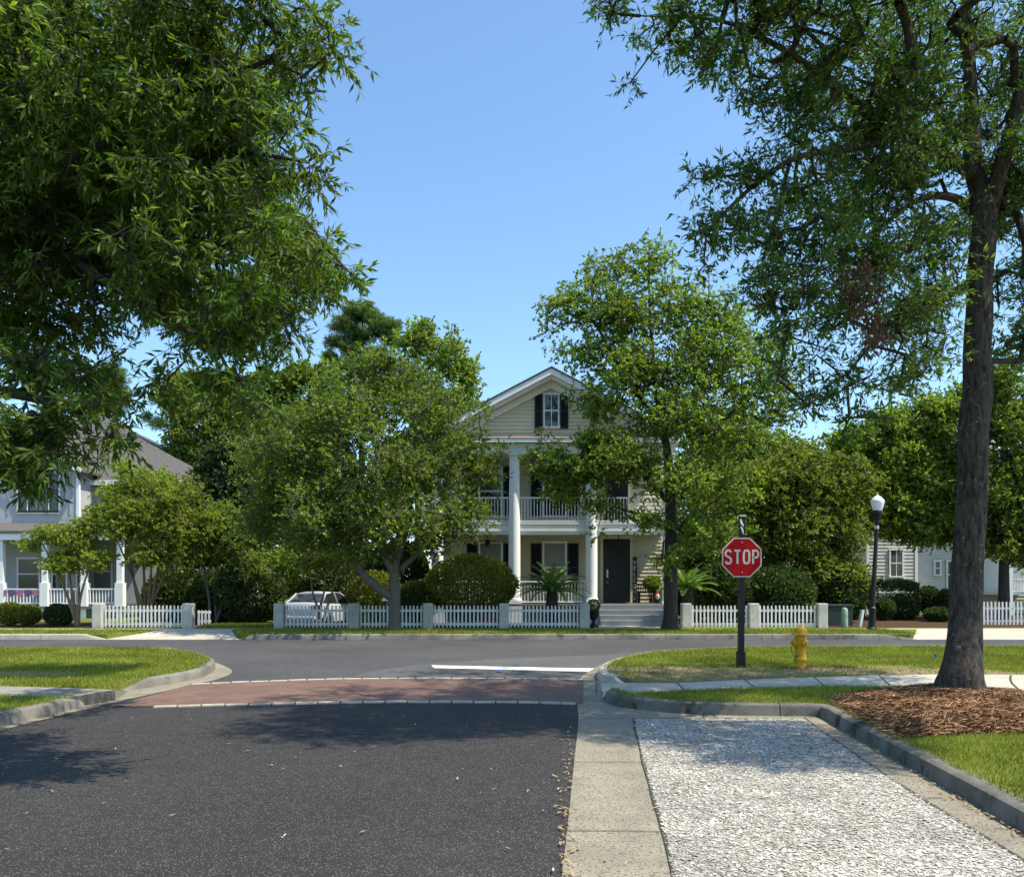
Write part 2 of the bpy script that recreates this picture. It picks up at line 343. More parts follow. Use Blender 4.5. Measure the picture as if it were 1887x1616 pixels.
# ------------------------------------------------------------------ the ground
def sheet(name, poly, z, m, z0=None, kind='structure'):
    mb = MB()
    if z0 is None: mb.prism(poly, 0, z, sides=False)
    else: mb.prism(poly, z0, z)
    return tag(mb.build(name, m), kind=kind)
sheet('ground', [(-2500, -600), (2500, -600), (2500, 3500), (-2500, 3500)], -.03, M['lawn'])
far_edge = 24.4
band_top = [(352,1261.5),(503,1255.5),(680,1251),(950,1251),(1075,1253)]
band_bot = [(215,1300),(282,1302),(655,1293.5),(950,1293.5),(1075,1297)]
# road surfaces: main street nearest the camera, the intersection and the cross street
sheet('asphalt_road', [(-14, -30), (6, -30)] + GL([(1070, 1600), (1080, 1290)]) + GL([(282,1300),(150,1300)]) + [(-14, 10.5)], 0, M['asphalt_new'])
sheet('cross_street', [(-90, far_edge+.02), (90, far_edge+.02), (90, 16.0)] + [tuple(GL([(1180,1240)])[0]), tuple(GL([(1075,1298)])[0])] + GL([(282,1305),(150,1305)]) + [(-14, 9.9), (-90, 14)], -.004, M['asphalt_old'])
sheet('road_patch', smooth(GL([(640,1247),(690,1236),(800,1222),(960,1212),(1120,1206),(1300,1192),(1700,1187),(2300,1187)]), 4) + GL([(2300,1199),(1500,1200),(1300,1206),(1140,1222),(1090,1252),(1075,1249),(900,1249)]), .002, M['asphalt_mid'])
# concrete gutters
gutL = smooth(GL([(-900,1690),(-300,1437),(0,1347),(101,1321),(201,1296.5),(302,1274),(352,1262),(403,1251),(428,1237),(405,1223.5),(375,1214),(320,1208),(200,1207),(-600,1207)]), 5)
sheet('gutter', gutL + [(-60, 19.0), (-60, 6)], .004, M['gutter'])
edgeR = GL([(985,2300),(1028,1690),(1035,1616),(1045,1532),(1058,1405),(1066,1325),(1063,1290),(1066,1258),(1076,1243),(1101,1228),(1149,1215.5),(1248,1204.5),(1372,1199.5),(1900,1197),(3600,1197)])
edgeRs = smooth(edgeR, 5)
sheet('gutter', edgeRs + [(60, 8), (60, 2.0), (4, 1.2)], .0045, M['gutter'])
# brick crossing with pale stone edging
sheet('brick_crossing', smooth(GL(band_top), 5) + smooth(GL(band_bot), 5)[::-1], .009, M['brick'])
def edging(line, name='stone_edging'):
    mb = MB(); pts = resample(smooth(GL(line), 6), .30); rnd = random.Random(4)
    for a, b in zip(pts, pts[1:]):
        A = Vector(a); B = Vector(b); d = B - A
        if d.length < .1: continue
        t = d.normalized(); n = Vector((-t.y, t.x)); A2 = A + t*.012; B2 = B - t*.012; h = .058 + rnd.random()*.012; j = (rnd.random()-.5)*.02
        poly = [tuple(A2 - n*h + n*j), tuple(B2 - n*h), tuple(B2 + n*h + n*j), tuple(A2 + n*h)]
        mb.prism(poly, 0, .016 + rnd.random()*.004)
    return tag(mb.build(name, M['stone'], bevel=.004), kind='structure')
edging(band_top); edging([(282,1303),(655,1294.5),(950,1294.5),(1062,1297.5)])
sheet('stop_line', GL([(795,1226),(1095,1232),(1085,1238),(800,1231)]), .007, M['paint'])
# shell parking bay
bayL = GL([(1167,1325),(1185,1405),(1222,1532),(1240,1616),(1290,1800),(1420,2400)]); bayR = GL([(1481,1323.5),(1571,1388),(1695,1470),(1887,1589),(2200,1790),(3300,2400)])
sheet('shell_pavement', bayL + bayR[::-1], .009, M['shell'])
def shells():
    rs = np.random.default_rng(12); poly = bayL + bayR[::-1]
    x = rs.uniform(.8, 7, 260000); y = 3.2 + rs.random(260000)**1.1*7.1; dens = np.clip(1.15-(y-3.2)*.07, .4, 1); k = (rs.random(len(x)) < dens*.66)
    x = x[k]; y = y[k]; k = (np.abs(x) < y*.66+.3)
    ip = np.zeros(len(x), bool); ip[:] = True
    pa = np.array(poly); c = np.zeros(len(x), bool); j = len(pa)-1
    for i in range(len(pa)):
        cond = ((pa[i,1] > y) != (pa[j,1] > y)); xx = (pa[j,0]-pa[i,0])*(y-pa[i,1])/((pa[j,1]-pa[i,1]) or 1e-9)+pa[i,0]; c ^= cond & (x < xx); j = i
    k &= c; x = x[k]; y = y[k]; n = len(x)
    a = rs.uniform(0, 2*np.pi, n); L = rs.uniform(.004, .0125, n)*np.where(rs.random(n) < .14, 1.8, 1); W = L*rs.uniform(.35, .75, n); tx = rs.normal(0, .15, n); ty = rs.normal(0, .15, n)
    V = np.zeros((n, 6, 3)); z0 = .0105+rs.random(n)*.006
    for i in range(6):
        t = 2*np.pi*i/6; r = rs.uniform(.75, 1.15, n); u = np.cos(t)*L*r; v = np.sin(t)*W*r; px_ = u*np.cos(a)-v*np.sin(a); py_ = u*np.sin(a)+v*np.cos(a)
        V[:,i] = np.stack([x+px_, y+py_, z0+px_*tx+py_*ty], 1)
    return V, n
M['shellchip'] = leaf_mat('oyster_shell', (.28, .25, .20), (.50, .475, .42), (.76, .745, .70), .02, 1.5, (1, 1, 1), .6)
V_, n_ = shells(); tag(np_mesh('oyster_shells', V_.reshape(-1,3), np.arange(6*n_).reshape(-1,6), M['shellchip']), 'broken white oyster shells set in the parking bay surface', 'shells', kind='stuff')
jm = MB()
def joint(a, b, w=.011, z=.012):
    A = Vector(a); B = Vector(b); t = (B-A).normalized(); n = Vector((-t.y, t.x))*w/2
    jm.prism([tuple(A-n), tuple(B-n), tuple(B+n), tuple(A+n)], 0, z, sides=False)
for (x0, y0), (x1, y1) in [((1066,1325),(1167,1325)), ((1058,1405),(1185,1406)), ((1045,1532),(1222,1534)), ((1028,1692),(1262,1694)), ((1099,1249),(1099,1280)),((1075,1247),(1100,1250)),
                           ((1571,1388),(1625,1392)), ((1700,1473),(1775,1470)),((1297,1317),(1297,1325)), ((101,1321),(97,1317)),((0,1347),(-4,1339))]:
    joint(*GL([(x0, y0), (x1, y1)]))
for l in (bayL, bayR):
    q = resample(smooth(l, 3), .35); rnd = random.Random(2)
    q = [(x + (rnd.random()-.5)*.012, y) for x, y in q]
    for a, b in zip(q, q[1:]): joint(a, b, .018 + rnd.random()*.012)
joint(*GL([(1500,1323.4),(1167,1325)]), .02)
jm.build('pavement_joint', M['joint'])['kind'] = 'structure'

def curb(pts, side, taper=(0, 0), name='kerb', m=None, hgt=.15, step=.25, slab=2.9):
    pts = resample(pts, step); n = len(pts); prof = [(-.004,-.01),(.012,.70),(.02,.86),(.05,.98),(.10,1.0),(.16,1.0),(.165,-.01)]
    offs = [offset(pts, side*d) for d, z in prof]
    s = 0; L = [0]
    for a, b in zip(pts, pts[1:]): s += math.dist(a, b); L.append(s)
    mb = MB(); k = len(prof)
    def hh(l):
        h = 1
        if taper[0] and l < taper[0]: h = min(h, .08 + .92*l/taper[0])
        if taper[1] and s-l < taper[1]: h = min(h, .08 + .92*(s-l)/taper[1])
        return h*hgt
    i = 0
    while i < n-1:
        j = i
        while j < n-1 and L[j]-L[i] < slab: j += 1
        if n-1-j < 3: j = n-1
        b = len(mb.v)
        for q in range(i, j+1):
            sh = 0
            for (d, z), o in zip(prof, offs):
                p = Vector(o[q])
                if q == i and i > 0: p = p + (Vector(o[q+1]) - p).normalized()*.006
                if q == j and j < n-1: p = p - (p - Vector(o[q-1])).normalized()*.006
                mb.v.append((p.x, p.y, max(z*hh(L[q]), -.01)))
        for q in range(j-i):
            for c in range(k-1): mb.f.append((b+q*k+c, b+q*k+c+1, b+(q+1)*k+c+1, b+(q+1)*k+c))
        mb.f.append(tuple(b+c for c in range(k))); mb.f.append(tuple(b+(j-i)*k+c for c in range(k))[::-1])
        i = j
    return tag(mb.build(name, m or M['curb'], smooth=True), kind='structure')
LZ, SZ = .142, .149
cA = smooth(GL([(-900,1203),(200,1204),(310,1206.5),(362,1213),(388,1222),(397,1232),(380,1245),(345,1255),(290,1264.5),(232,1273)]), 6)
curb(cA, -1, (0, .5))
cB = smooth(GL([(163,1298),(100,1317),(0,1340),(-300,1425),(-900,1670)]), 5)
curb(cB, -1, (.35, 0))
cR1 = smooth(GL([(3600,1201),(1900,1201),(1450,1202),(1300,1206),(1200,1213),(1140,1224),(1112,1235),(1100,1246),(1106,1256),(1125,1262),(1152,1266)]), 6)
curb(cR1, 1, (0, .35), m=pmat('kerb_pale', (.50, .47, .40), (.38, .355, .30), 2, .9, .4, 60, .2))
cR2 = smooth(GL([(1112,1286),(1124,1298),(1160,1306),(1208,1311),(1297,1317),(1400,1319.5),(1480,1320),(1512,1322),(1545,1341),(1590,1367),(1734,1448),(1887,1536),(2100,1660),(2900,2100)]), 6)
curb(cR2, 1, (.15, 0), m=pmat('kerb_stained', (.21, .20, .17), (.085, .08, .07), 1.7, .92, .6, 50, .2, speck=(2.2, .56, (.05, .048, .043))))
# lawns and footpaths
DL = [(*G(1290,1240,.15)[:2], 2.3, 1.5), (*G(1590,1237,.15)[:2], 3.0, 1.0)]
M['lawn_dirt'] = lawn_mat('lawn_worn', DL)
lawn1 = offset(cA, -.1) + GL([(212,1270.5),(121,1267),(0,1264),(-900,1262)], LZ)
sheet('lawn', lawn1, LZ, lawn_mat('lawn_left', [(*G(0,1240,.15)[:2], 1.6, .5)]), -.02)
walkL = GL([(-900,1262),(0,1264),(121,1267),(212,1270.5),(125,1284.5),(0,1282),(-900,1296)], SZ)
sheet('sidewalk', walkL, SZ, pmat('sidewalk_shade', (.27,.26,.225), (.21,.20,.175), 1.5, .9, .3, 90, .2, speck=(60,.58,(.25,.24,.21))), -.02)  # shade on this walk is painted in as darker concrete
lawn2 = offset(cB, -.1) + GL([(-900,1296),(0,1282),(106,1285)], LZ)
sheet('lawn', lawn2, LZ, M['lawn'], -.02)
def ramp_quad(a, b, c, d, m, name='kerb_ramp'):
    mb = MB(); q_ = [G(*a), G(*b), G(*c), G(*d)]; mb.add(q_+[Vector((v.x, v.y, -.01)) for v in q_], [(0,1,2,3),(0,4,5,1),(1,5,6,2),(3,7,4,0)]); return tag(mb.build(name, m), kind='structure')
ramp_quad((212,1270.5,SZ), (125,1284.5,SZ), (163,1298,.006), (236,1274,.006), M['gutter'])
swU = [(1163,1258),(1248,1258),(1397,1251),(1595,1244.5),(1744,1242),(1887,1243),(3600,1243)]
swL = [(1165,1277),(1347,1268.5),(1546,1264),(1680,1265.5),(1814,1271),(1887,1276),(2400,1310),(3600,1390)]
lawnR1 = offset(cR1, .1) + GL(swU, LZ)
sheet('lawn', lawnR1, LZ, M['lawn_dirt'], -.02)
sheet('sidewalk', GL(swU, SZ) + GL(swL, SZ)[::-1], SZ, M['walk'], -.02)
ramp_quad((1163,1258,SZ), (1165,1277,SZ), (1112,1285,.006), (1106,1258,.006), M['walk'])
lawnR2 = offset(cR2, .1) + GL(swL, LZ)[::-1]
sheet('lawn', lawnR2, LZ, M['lawn'], -.02)
jm = MB()
for a, b in [((1372,1252),(1392,1267)), ((1248,1258),(1262,1272)), ((1500,1247.5),(1520,1264.5)), ((1620,1244),(1642,1265))]: joint(*GL([a, b], SZ), .02, SZ+.004)
q = GL([(1863,1244),(1862,1252),(1868,1262),(1887,1276),(1920,1290)], SZ)
for a, b in zip(smooth(q, 4), smooth(q, 4)[1:]): joint(a, b, .03, SZ+.004)
for k in range(16): joint(*GL([(1118+k*5, 1262),(1108+k*6, 1272)], .06), .012, .012 + max(0, (k-1))*.0095)
jm.build('pavement_joint', M['joint'])['kind'] = 'structure'
# far side of the cross street
def farx(px): return X(px, far_edge)
curb([(farx(-1500), far_edge), (farx(195), far_edge)], 1, (0, .6), m=M['concrete'])
curb([(farx(440), far_edge), (farx(1690), far_edge)], 1, (.5, 1.0))
curb([(farx(2300), far_edge), (farx(3600), far_edge)], 1, (.6, 0))
sheet('terrain', [(-120, far_edge+.06), (farx(195), far_edge+.06), (X(300,26.6), 26.6), (X(425,26.6), 26.6), (farx(440), far_edge+.06), (farx(1680), far_edge+.06), (X(1690,26.9), 26.9), (X(2300,26.9), 26.9), (farx(2310), far_edge+.06), (120, far_edge+.06), (120, 170), (-120, 170)], LZ, M['lawn'], -.02)
def slope(y0, y1): return lambda x, y: .006 + (SZ+.004-.006) * max(0, min(1, (y-y0)/(y1-y0)))
tag(MB().prism([(farx(190), far_edge-.05), (farx(442), far_edge-.05), (X(425,26.62), 26.62), (X(300,26.62), 26.62)], -.02, slope(far_edge, 26.6)).build('driveway', M['walk']), kind='structure')
tag(MB().prism([(farx(1680), far_edge-.05), (farx(2310), far_edge-.05), (X(2300,26.95), 26.95), (X(1690,26.95), 26.95)], -.02, slope(far_edge, 26.9)).build('driveway', M['walk']), kind='structure')
sheet('sidewalk', [(-60, 26.6), (X(430,26.6), 26.6), (X(430,27.3), 27.3), (-60, 27.3)], SZ, M['walk'], 0)
sheet('sidewalk', [(X(430.5,26.95), 26.95), (60, 26.95), (60, 27.42), (X(430.5,27.42), 27.42)], SZ-.001, M['walk'], 0)
sheet('footpath', [(X(1095,27.45), 27.44), (X(1225,27.45), 27.44), (X(1225,29), 29.3), (X(1095,29), 29.3)], SZ, M['walk'], 0)
sheet('garden_bed', [(-30, 27.9), (X(1085,27.9), 27.9), (X(1085,30), 30), (-30, 33)], SZ, M['mulch'], 0)
sheet('garden_bed', [(X(1500,29), 28), (X(2100,29), 28), (60, 39), (X(1450,39), 39)], SZ, M['mulch'], 0)

# ------------------------------------------------------------------ grass blades, straw, litter
def in_poly(x, y, poly):
    px = np.array([p[0] for p in poly]); py = np.array([p[1] for p in poly]); c = np.zeros(len(x), bool); j = len(poly)-1
    for i in range(len(poly)):
        cond = ((py[i] > y) != (py[j] > y)); xx = (px[j]-px[i])*(y-py[i])/((py[j]-py[i]) or 1e-9)+px[i]; c ^= cond & (x < xx); j = i
    return c
def scatter(poly, dens, rng, box=None):
    xs = [p[0] for p in poly]; ys = [p[1] for p in poly]; x0, x1, y0, y1 = min(xs), max(xs), min(ys), max(ys)
    if box: x0, x1, y0, y1 = max(x0, box[0]), min(x1, box[1]), max(y0, box[2]), min(y1, box[3])
    n = int((x1-x0)*(y1-y0)*dens); x = rng.uniform(x0, x1, n); y = rng.uniform(y0, y1, n); k = in_poly(x, y, poly); 
    vis = (np.abs(x) < y*.68 + .8) & (y > 2); return x[k & vis], y[k & vis]
def fnoise(x, y, s, o=0): return np.array([noise.noise(Vector((a*s, b*s, o))) for a, b in zip(x, y)])
def blades(name, x, y, z, rng, h=(.03, .07), w=.006, m=None, lean=.5):
    n = len(x); a = rng.uniform(0, 2*np.pi, n); hh = rng.uniform(*h, n); ln = rng.uniform(.1, lean, n)*hh; b = rng.uniform(0, 2*np.pi, n)
    V = np.zeros((n, 3, 3)); ww = w*(.6+.8*rng.random(n))
    V[:,0] = np.stack([x-np.cos(a)*ww, y-np.sin(a)*ww, np.full(n, z)], 1); V[:,1] = np.stack([x+np.cos(a)*ww, y+np.sin(a)*ww, np.full(n, z)], 1)
    V[:,2] = np.stack([x+np.cos(b)*ln, y+np.sin(b)*ln, z+hh], 1)
    o = np_mesh(name, V.reshape(-1,3), np.arange(3*n).reshape(-1,3), m or M['grass']); return o
rng = np.random.default_rng(7)
mulch_poly = GL([(1533,1293),(1560,1284),(1600,1276),(1690,1269),(1790,1271),(1887,1283),(2500,1330),(2500,1372),(1960,1352),(1820,1353),(1740,1355),(1690,1360),(1655,1364)], LZ)
def drop(x, y, cs, base=1.0):
    keep = np.ones(len(x), bool); nn = fnoise(x, y, 1.6); r = rng.random(len(x))
    for cx, cy, rx, ry in cs:
        d = np.hypot((x-cx)/rx, (y-cy)/ry) + nn*.9; keep &= ~((d < 1.05) & (r > .17 + np.clip(d-.55, 0, .5)*1.2))
    return keep
for poly, dens, label, cs, hr in [
    (lawn1, 1500, 'sunlit green lawn on the corner left of the road', [(*G(0,1240,.15)[:2], 1.6, .5)], (.03,.065)),
    (lawn2, 2200, 'short grass strip behind the near left kerb', [], (.03,.07)),
    (lawnR1, 1500, 'patchy grass around the stop sign and hydrant', DL, (.025,.06)),
    (lawnR2, 2600, 'trimmed green grass behind the parking bay kerb', [], (.025,.06))]:
    x, y = scatter(poly, dens, rng, (-14, 14, 2, 24))
    k = drop(x, y, cs) if cs else np.ones(len(x), bool)
    if poly is lawnR2: k &= ~in_poly(x, y, mulch_poly)
    tag(blades('grass', x[k], y[k], LZ-.005, rng, hr, .007 if dens < 2000 else .005), label, 'grass', kind='stuff')
vp = [(-19, far_edge+.25), (19, far_edge+.25), (19, 26.85), (-19, 26.85)]
x, y = scatter(vp, 900, rng); k = ~in_poly(x, y, [(farx(185), 24), (farx(445), 24), (X(430,26.7), 26.9), (X(290,26.7), 26.9)]) & ~((x > X(1680,25)) & (x < X(2300,25)))
k &= ~((x < X(430,26.6)) & (y > 26.55))
tag(blades('grass', x[k], y[k], LZ-.005, rng, (.03,.09), .011), 'grass verge along the far kerb of the cross street', 'grass', kind='stuff')
x, y = scatter([(X(370,27.6),27.5),(X(500,27.6),27.5),(X(500,29),29.5),(X(370,29),29.5)], 900, rng)
tag(blades('grass', x, y, LZ+.005, rng, (.05,.12), .012), 'bright grass patch between the two far left fences', 'grass', kind='stuff')
# mulch bed: low mound plus pine straw
def edge_d(x, y, poly):
    d = np.full(len(x), 9e9)
    for a, b in zip(poly, poly[1:]+poly[:1]):
        a = np.array(a); b = np.array(b); ab = b-a; t = np.clip(((x-a[0])*ab[0]+(y-a[1])*ab[1])/(ab@ab), 0, 1); d = np.minimum(d, np.hypot(x-a[0]-t*ab[0], y-a[1]-t*ab[1]))
    return d
gx, gy = np.meshgrid(np.arange(2.5, 11, .09), np.arange(7.8, 13.2, .09)); sh = gx.shape; gx = gx.ravel(); gy = gy.ravel()
ins = in_poly(gx, gy, mulch_poly); ed = np.where(ins, edge_d(gx, gy, mulch_poly), -.05)
def mh(x, y, d): return LZ + .012 + .11*np.clip(d/.7, 0, 1)**.7 + .03*fnoise(x, y, 2.1)*np.clip(d/.3, 0, 1)
gz = np.where(ins, mh(gx, gy, ed), LZ-.03); idx = np.arange(len(gx)).reshape(sh)
q = np.stack([idx[:-1,:-1], idx[:-1,1:], idx[1:,1:], idx[1:,:-1]], -1).reshape(-1,4); q = q[ins[q].any(1)]
o = np_mesh('mulch_bed', np.stack([gx, gy, gz], 1), q, M['mulch'], smooth=True); tag(o, kind='structure')
x, y = scatter(mulch_poly, 3000, rng); n = len(x); d = edge_d(x, y, mulch_poly); z = mh(x, y, d) + .004 + rng.random(n)*.02
x = x + rng.normal(0, .05, n); y = y + rng.normal(0, .05, n)
a = rng.uniform(0, np.pi, n); l = rng.uniform(.02, .075, n); V = np.zeros((n, 4, 3)); dx = np.cos(a); dy = np.sin(a); ww = .0018 + .0025*rng.random(n); t = rng.normal(0, .14, n)
for i, (s, u) in enumerate(((-1,-1),(1,-1),(1,1),(-1,1))):
    V[:,i] = np.stack([x+dx*l*s-dy*ww*u, y+dy*l*s+dx*ww*u, z+t*l*s+.002*u], 1)
tag(np_mesh('pine_straw', V.reshape(-1,3), np.arange(4*n).reshape(-1,4), M['straw']), 'reddish brown pine straw mulch around the oak on the right', 'mulch', kind='stuff')
# fallen leaves on the asphalt, gutter and bay
n = 420; pxs = np.concatenate([rng.uniform(0, 1060, 110)*np.where(rng.random(110) < .5, 1, 99), rng.normal(1045, 10, 110), rng.uniform(1060, 1500, 50), rng.uniform(1480, 1900, 150)])
pys = np.concatenate([1310 + rng.random(110)**1.3*300, rng.uniform(1330, 1616, 110), rng.uniform(1330, 1616, 50), rng.uniform(1330, 1560, 150)])
pxs[-150:] = 1540 + (pys[-150:]-1345)*1.75 + rng.normal(0, 12, 150)
V = []
for px, py in zip(pxs, pys):
    g = G(px, py); a = rng.uniform(0, np.pi); l = rng.uniform(.012, .035); wd = l*rng.uniform(.18, .35); c, s = np.cos(a), np.sin(a); zz = .017 + rng.random()*.004
    V += [(g.x-c*l, g.y-s*l, zz), (g.x+s*wd, g.y-c*wd, zz+.004), (g.x+c*l, g.y+s*l, zz+rng.random()*.01), (g.x-s*wd, g.y+c*wd, zz+.004)]
tag(np_mesh('fallen_leaves', np.array(V), np.arange(len(V)).reshape(-1,4), M['fallen']), 'dry tan leaves scattered over road, gutter and parking bay', 'leaf litter', kind='stuff')

# ------------------------------------------------------------------ trees
def leaves_np(pos, dr, ln, wd, rng, up=.6, curl=.15, quads=2):
    n = len(pos); dr = dr/np.linalg.norm(dr, axis=1, keepdims=True)
    rv = rng.normal(size=(n, 3)); rv[:,2] += up; sd = np.cross(dr, rv); sd /= (np.linalg.norm(sd, axis=1, keepdims=True)+1e-6); nm = np.cross(sd, dr)
    L = ln[:,None]; W = wd[:,None]
    if quads == 1:
        V = np.stack([pos, pos+dr*L*.5+sd*W*.5, pos+dr*L-nm*L*curl*.3, pos+dr*L*.5-sd*W*.5], 1)
        return V.reshape(-1,3), np.arange(4*n).reshape(-1,4)
    V = np.stack([pos, pos+dr*L*.45+sd*W*.5+nm*W*.18, pos+dr*L-nm*L*curl, pos+dr*L*.5, pos+dr*L*.45-sd*W*.5+nm*W*.18], 1)
    b = np.arange(n)[:,None]*5; return V.reshape(-1,3), np.concatenate([b+np.array([[0,1,2,3]]), b+np.array([[0,3,2,4]])], 0)
def segs_np(P0, P1, R0, R1, k=5):
    d = P1-P0; d /= (np.linalg.norm(d, axis=1, keepdims=True)+1e-9); ref = np.where(np.abs(d[:,2:3]) > .9, np.array([[1.,0,0]]), np.array([[0,0,1.]]))
    u = np.cross(d, ref); u /= np.linalg.norm(u, axis=1, keepdims=True); v = np.cross(d, u); n = len(P0); V = np.zeros((n, 2*k, 3))
    for i in range(k):
        a = 2*np.pi*i/k; o = u*np.cos(a)+v*np.sin(a); V[:,i] = P0+o*R0[:,None]; V[:,k+i] = P1+o*R1[:,None]
    b = np.arange(n)[:,None]*2*k; Fs = [b+np.array([[i, (i+1)%k, k+(i+1)%k, k+i]]) for i in range(k)]
    return V.reshape(-1,3), np.concatenate(Fs, 0)
def blob_pts(blobs, n, rng, shell=2.0, shrink=0):
    C = []; Rr = []; Wt = []
    for b in blobs:
        px, py, Y, rx, ry, rz = b[:6]; q_ = shrink*F/Y; rx = max(rx-q_, rx*.35); ry = max(ry-q_, ry*.35); wt = b[6] if len(b) > 6 else 1
        c = P(px, py, Y); s = Y/F; C.append(c); Rr.append((rx*s, rz, ry*s)); Wt.append((rx*s*rz*ry*s)**.75*wt)
    C = np.array(C); Rr = np.array(Rr); Wt = np.array(Wt); i = rng.choice(len(blobs), n, p=Wt/Wt.sum())
    d = rng.normal(size=(n, 3)); d /= np.linalg.norm(d, axis=1, keepdims=True); r = rng.random(n)**(1/(1+shell)); return C[i]+d*Rr[i]*r[:,None]
def path(pts, seg=.35):
    out = []
    for (a, ra), (b, rb) in zip(pts, pts[1:]):
        m = max(1, int((b-a).length/seg))
        for k in range(m): out.append((a.lerp(b, k/m), ra+(rb-ra)*k/m))
    out.append(pts[-1]); return out
def cat(pts, n=4):                       # smooth 3-D path with radii
    o = []
    for i in range(len(pts)-1):
        p0 = pts[max(i-1,0)]; p1 = pts[i]; p2 = pts[i+1]; p3 = pts[min(i+2,len(pts)-1)]
        for k in range(n):
            t = k/n; f = lambda a, b, c, d: .5*((2*b)+(c-a)*t+(2*a-5*b+4*c-d)*t*t+(-a+3*b-3*c+d)*t**3)
            o.append((Vector([f(p0[0][j], p1[0][j], p2[0][j], p3[0][j]) for j in range(3)]), p1[1]+(p2[1]-p1[1])*t))
    o.append(pts[-1]); return o
def tree(name, label, catg, base, stems, blobs, n, lf, mats, seed, tw=.35, nt=6, nl=5, size=(.09, .026), droop=.35, quads=2, twig=.004, min_r=.006, shell=1.2, spread=.8, attach=1, k=5, group=None, twigs=True, up=.6, sag=.12, bumpy=0, extra=None):
    rg = np.random.default_rng(seed); root = thing(name, label, catg, base, group)
    mb = MB(); nodes = []; nrad = []
    for si, st in enumerate(stems):
        sp = cat(st, 5)
        if bumpy and si == 0: sp = [(p + Vector((noise.noise(p*1.3)*.05, 0, 0))*min(1, i/4), r*(1+.06*noise.noise(p*2.1))) for i, (p, r) in enumerate(sp)]
        if bumpy and si == 0:
            fine = cat(sp, 4); b_ = len(mb.v); kk = 40; mb.tube([p for p, r in fine], [r for p, r in fine], kk)
            for q_, (p, r) in enumerate(fine):
                hgt_ = p.z-.15; fl = max(0, 1-hgt_/.7)**2
                for a_ in range(kk):
                    v_ = Vector(mb.v[b_+q_*kk+a_]); d_ = v_-p; an = math.atan2(d_.y, d_.x)
                    f_ = 1+.05*noise.noise(Vector((an*3.2, p.z*1.1, 2)))+.035*noise.noise(Vector((an*11, p.z*3.5, 7)))+fl*.22*(.5+.5*math.cos(an*5+1))
                    mb.v[b_+q_*kk+a_] = tuple(p+d_*f_)
        else: mb.tube([p for p, r in sp], [r for p, r in sp], 14 if si == 0 else 8)
        pp = path(sp, .3); s0 = int(len(pp)*(.45 if si == 0 else .2)) if attach else 0
        for p, r in pp[s0:]: nodes.append(np.array(p)); nrad.append(r)
    T = blob_pts(blobs, n, rg, shell, tw*.42); N0 = len(nodes); cap = N0 + n*4
    ND = np.zeros((cap, 3)); ND[:N0] = nodes; par = -np.ones(cap, int); cnt = np.zeros(cap); cn = N0; tips = []
    d0 = np.array([((ND[:N0]-t)**2).sum(1).min() for t in T]); 
    for ti in np.argsort(d0):
        t = T[ti]; dd = ((ND[:cn]-t)**2).sum(1); j = int(dd.argmin()); a = ND[j]; d = math.sqrt(dd[j]); m = int(min(3, max(1, d/.35))); prev = j
        perp = rg.normal(size=3)*d*.10
        for q in range(1, m+1):
            s = q/m; pt = a+(t-a)*s+perp*math.sin(math.pi*s)+np.array([0, 0, sag*d*math.sin(math.pi*s)]); ND[cn] = pt; par[cn] = prev; prev = cn; cn += 1
        tips.append(prev)
    cnt[tips] = 1
    for i in range(cn-1, N0-1, -1): 
        if par[i] >= N0: cnt[par[i]] += cnt[i]
    i = np.arange(N0, cn); c = np.maximum(cnt[i], 1); r1 = np.minimum(min_r*c**.42, .05); pr = par[i]; r0 = np.where(pr >= N0, min_r*np.maximum(cnt[pr], 1)**.45, r1*1.15); r0 = np.minimum(np.minimum(r0, r1*1.7), .055)
    V1, F1 = segs_np(ND[pr], ND[i], r0, r1, k)
    tpos = ND[np.array(tips)]; nT = len(tpos)
    td = rg.normal(size=(nT, nt, 3)); td[:,:,2] *= .7; td /= np.linalg.norm(td, axis=2, keepdims=True)
    tl = tw*rg.uniform(.4, 1.1, (nT, nt, 1)); tend = tpos[:,None]+td*tl; tend[:,:,2] -= tl[:,:,0]*droop*.5
    off = len(mb.v); me_v = np.array(mb.v)
    Vs, Fs = [V1], [F1]
    if twigs:
        p0 = np.repeat(tpos, nt, 0); p1 = tend.reshape(-1,3); V2, F2 = segs_np(p0, p1, np.full(len(p0), twig), np.full(len(p0), twig*.5), 3); Vs.append(V2); Fs.append(F2+len(V1))
    bv = np.concatenate(Vs); bf = np.concatenate(Fs)
    # trunk and limbs are one mesh: hand-laid stems plus grown branches
    for fidx in mb.f: pass
    me = bpy.data.meshes.new('trunk'); allv = np.concatenate([me_v, bv]) - np.array(org(root)); polys = [f for f in mb.f]; bfo = bf+off
    tot = sum(len(f) for f in polys)+bfo.size; li = np.concatenate([np.array([v for f in polys for v in f], dtype=np.int32), bfo.ravel().astype(np.int32)])
    ls = np.concatenate([np.cumsum([0]+[len(f) for f in polys])[:-1], sum(len(f) for f in polys)+np.arange(0, bfo.size, 4)]).astype(np.int32)
    me.vertices.add(len(allv)); me.vertices.foreach_set('co', allv.astype(np.float32).ravel()); me.loops.add(tot); me.loops.foreach_set('vertex_index', li)
    me.polygons.add(len(ls)); me.polygons.foreach_set('loop_start', ls); me.polygons.foreach_set('use_smooth', np.full(len(ls), True)); me.update(calc_edges=True); me.validate()
    me.materials.append(mats[0]); tr = bpy.data.objects.new('trunk', me); COL.objects.link(tr); tr.parent = root
    t = rg.uniform(.35, 1.05, (nT, nt, nl, 1)); lp = tpos[:,None,None]+(tend-tpos[:,None])[:,:,None]*t
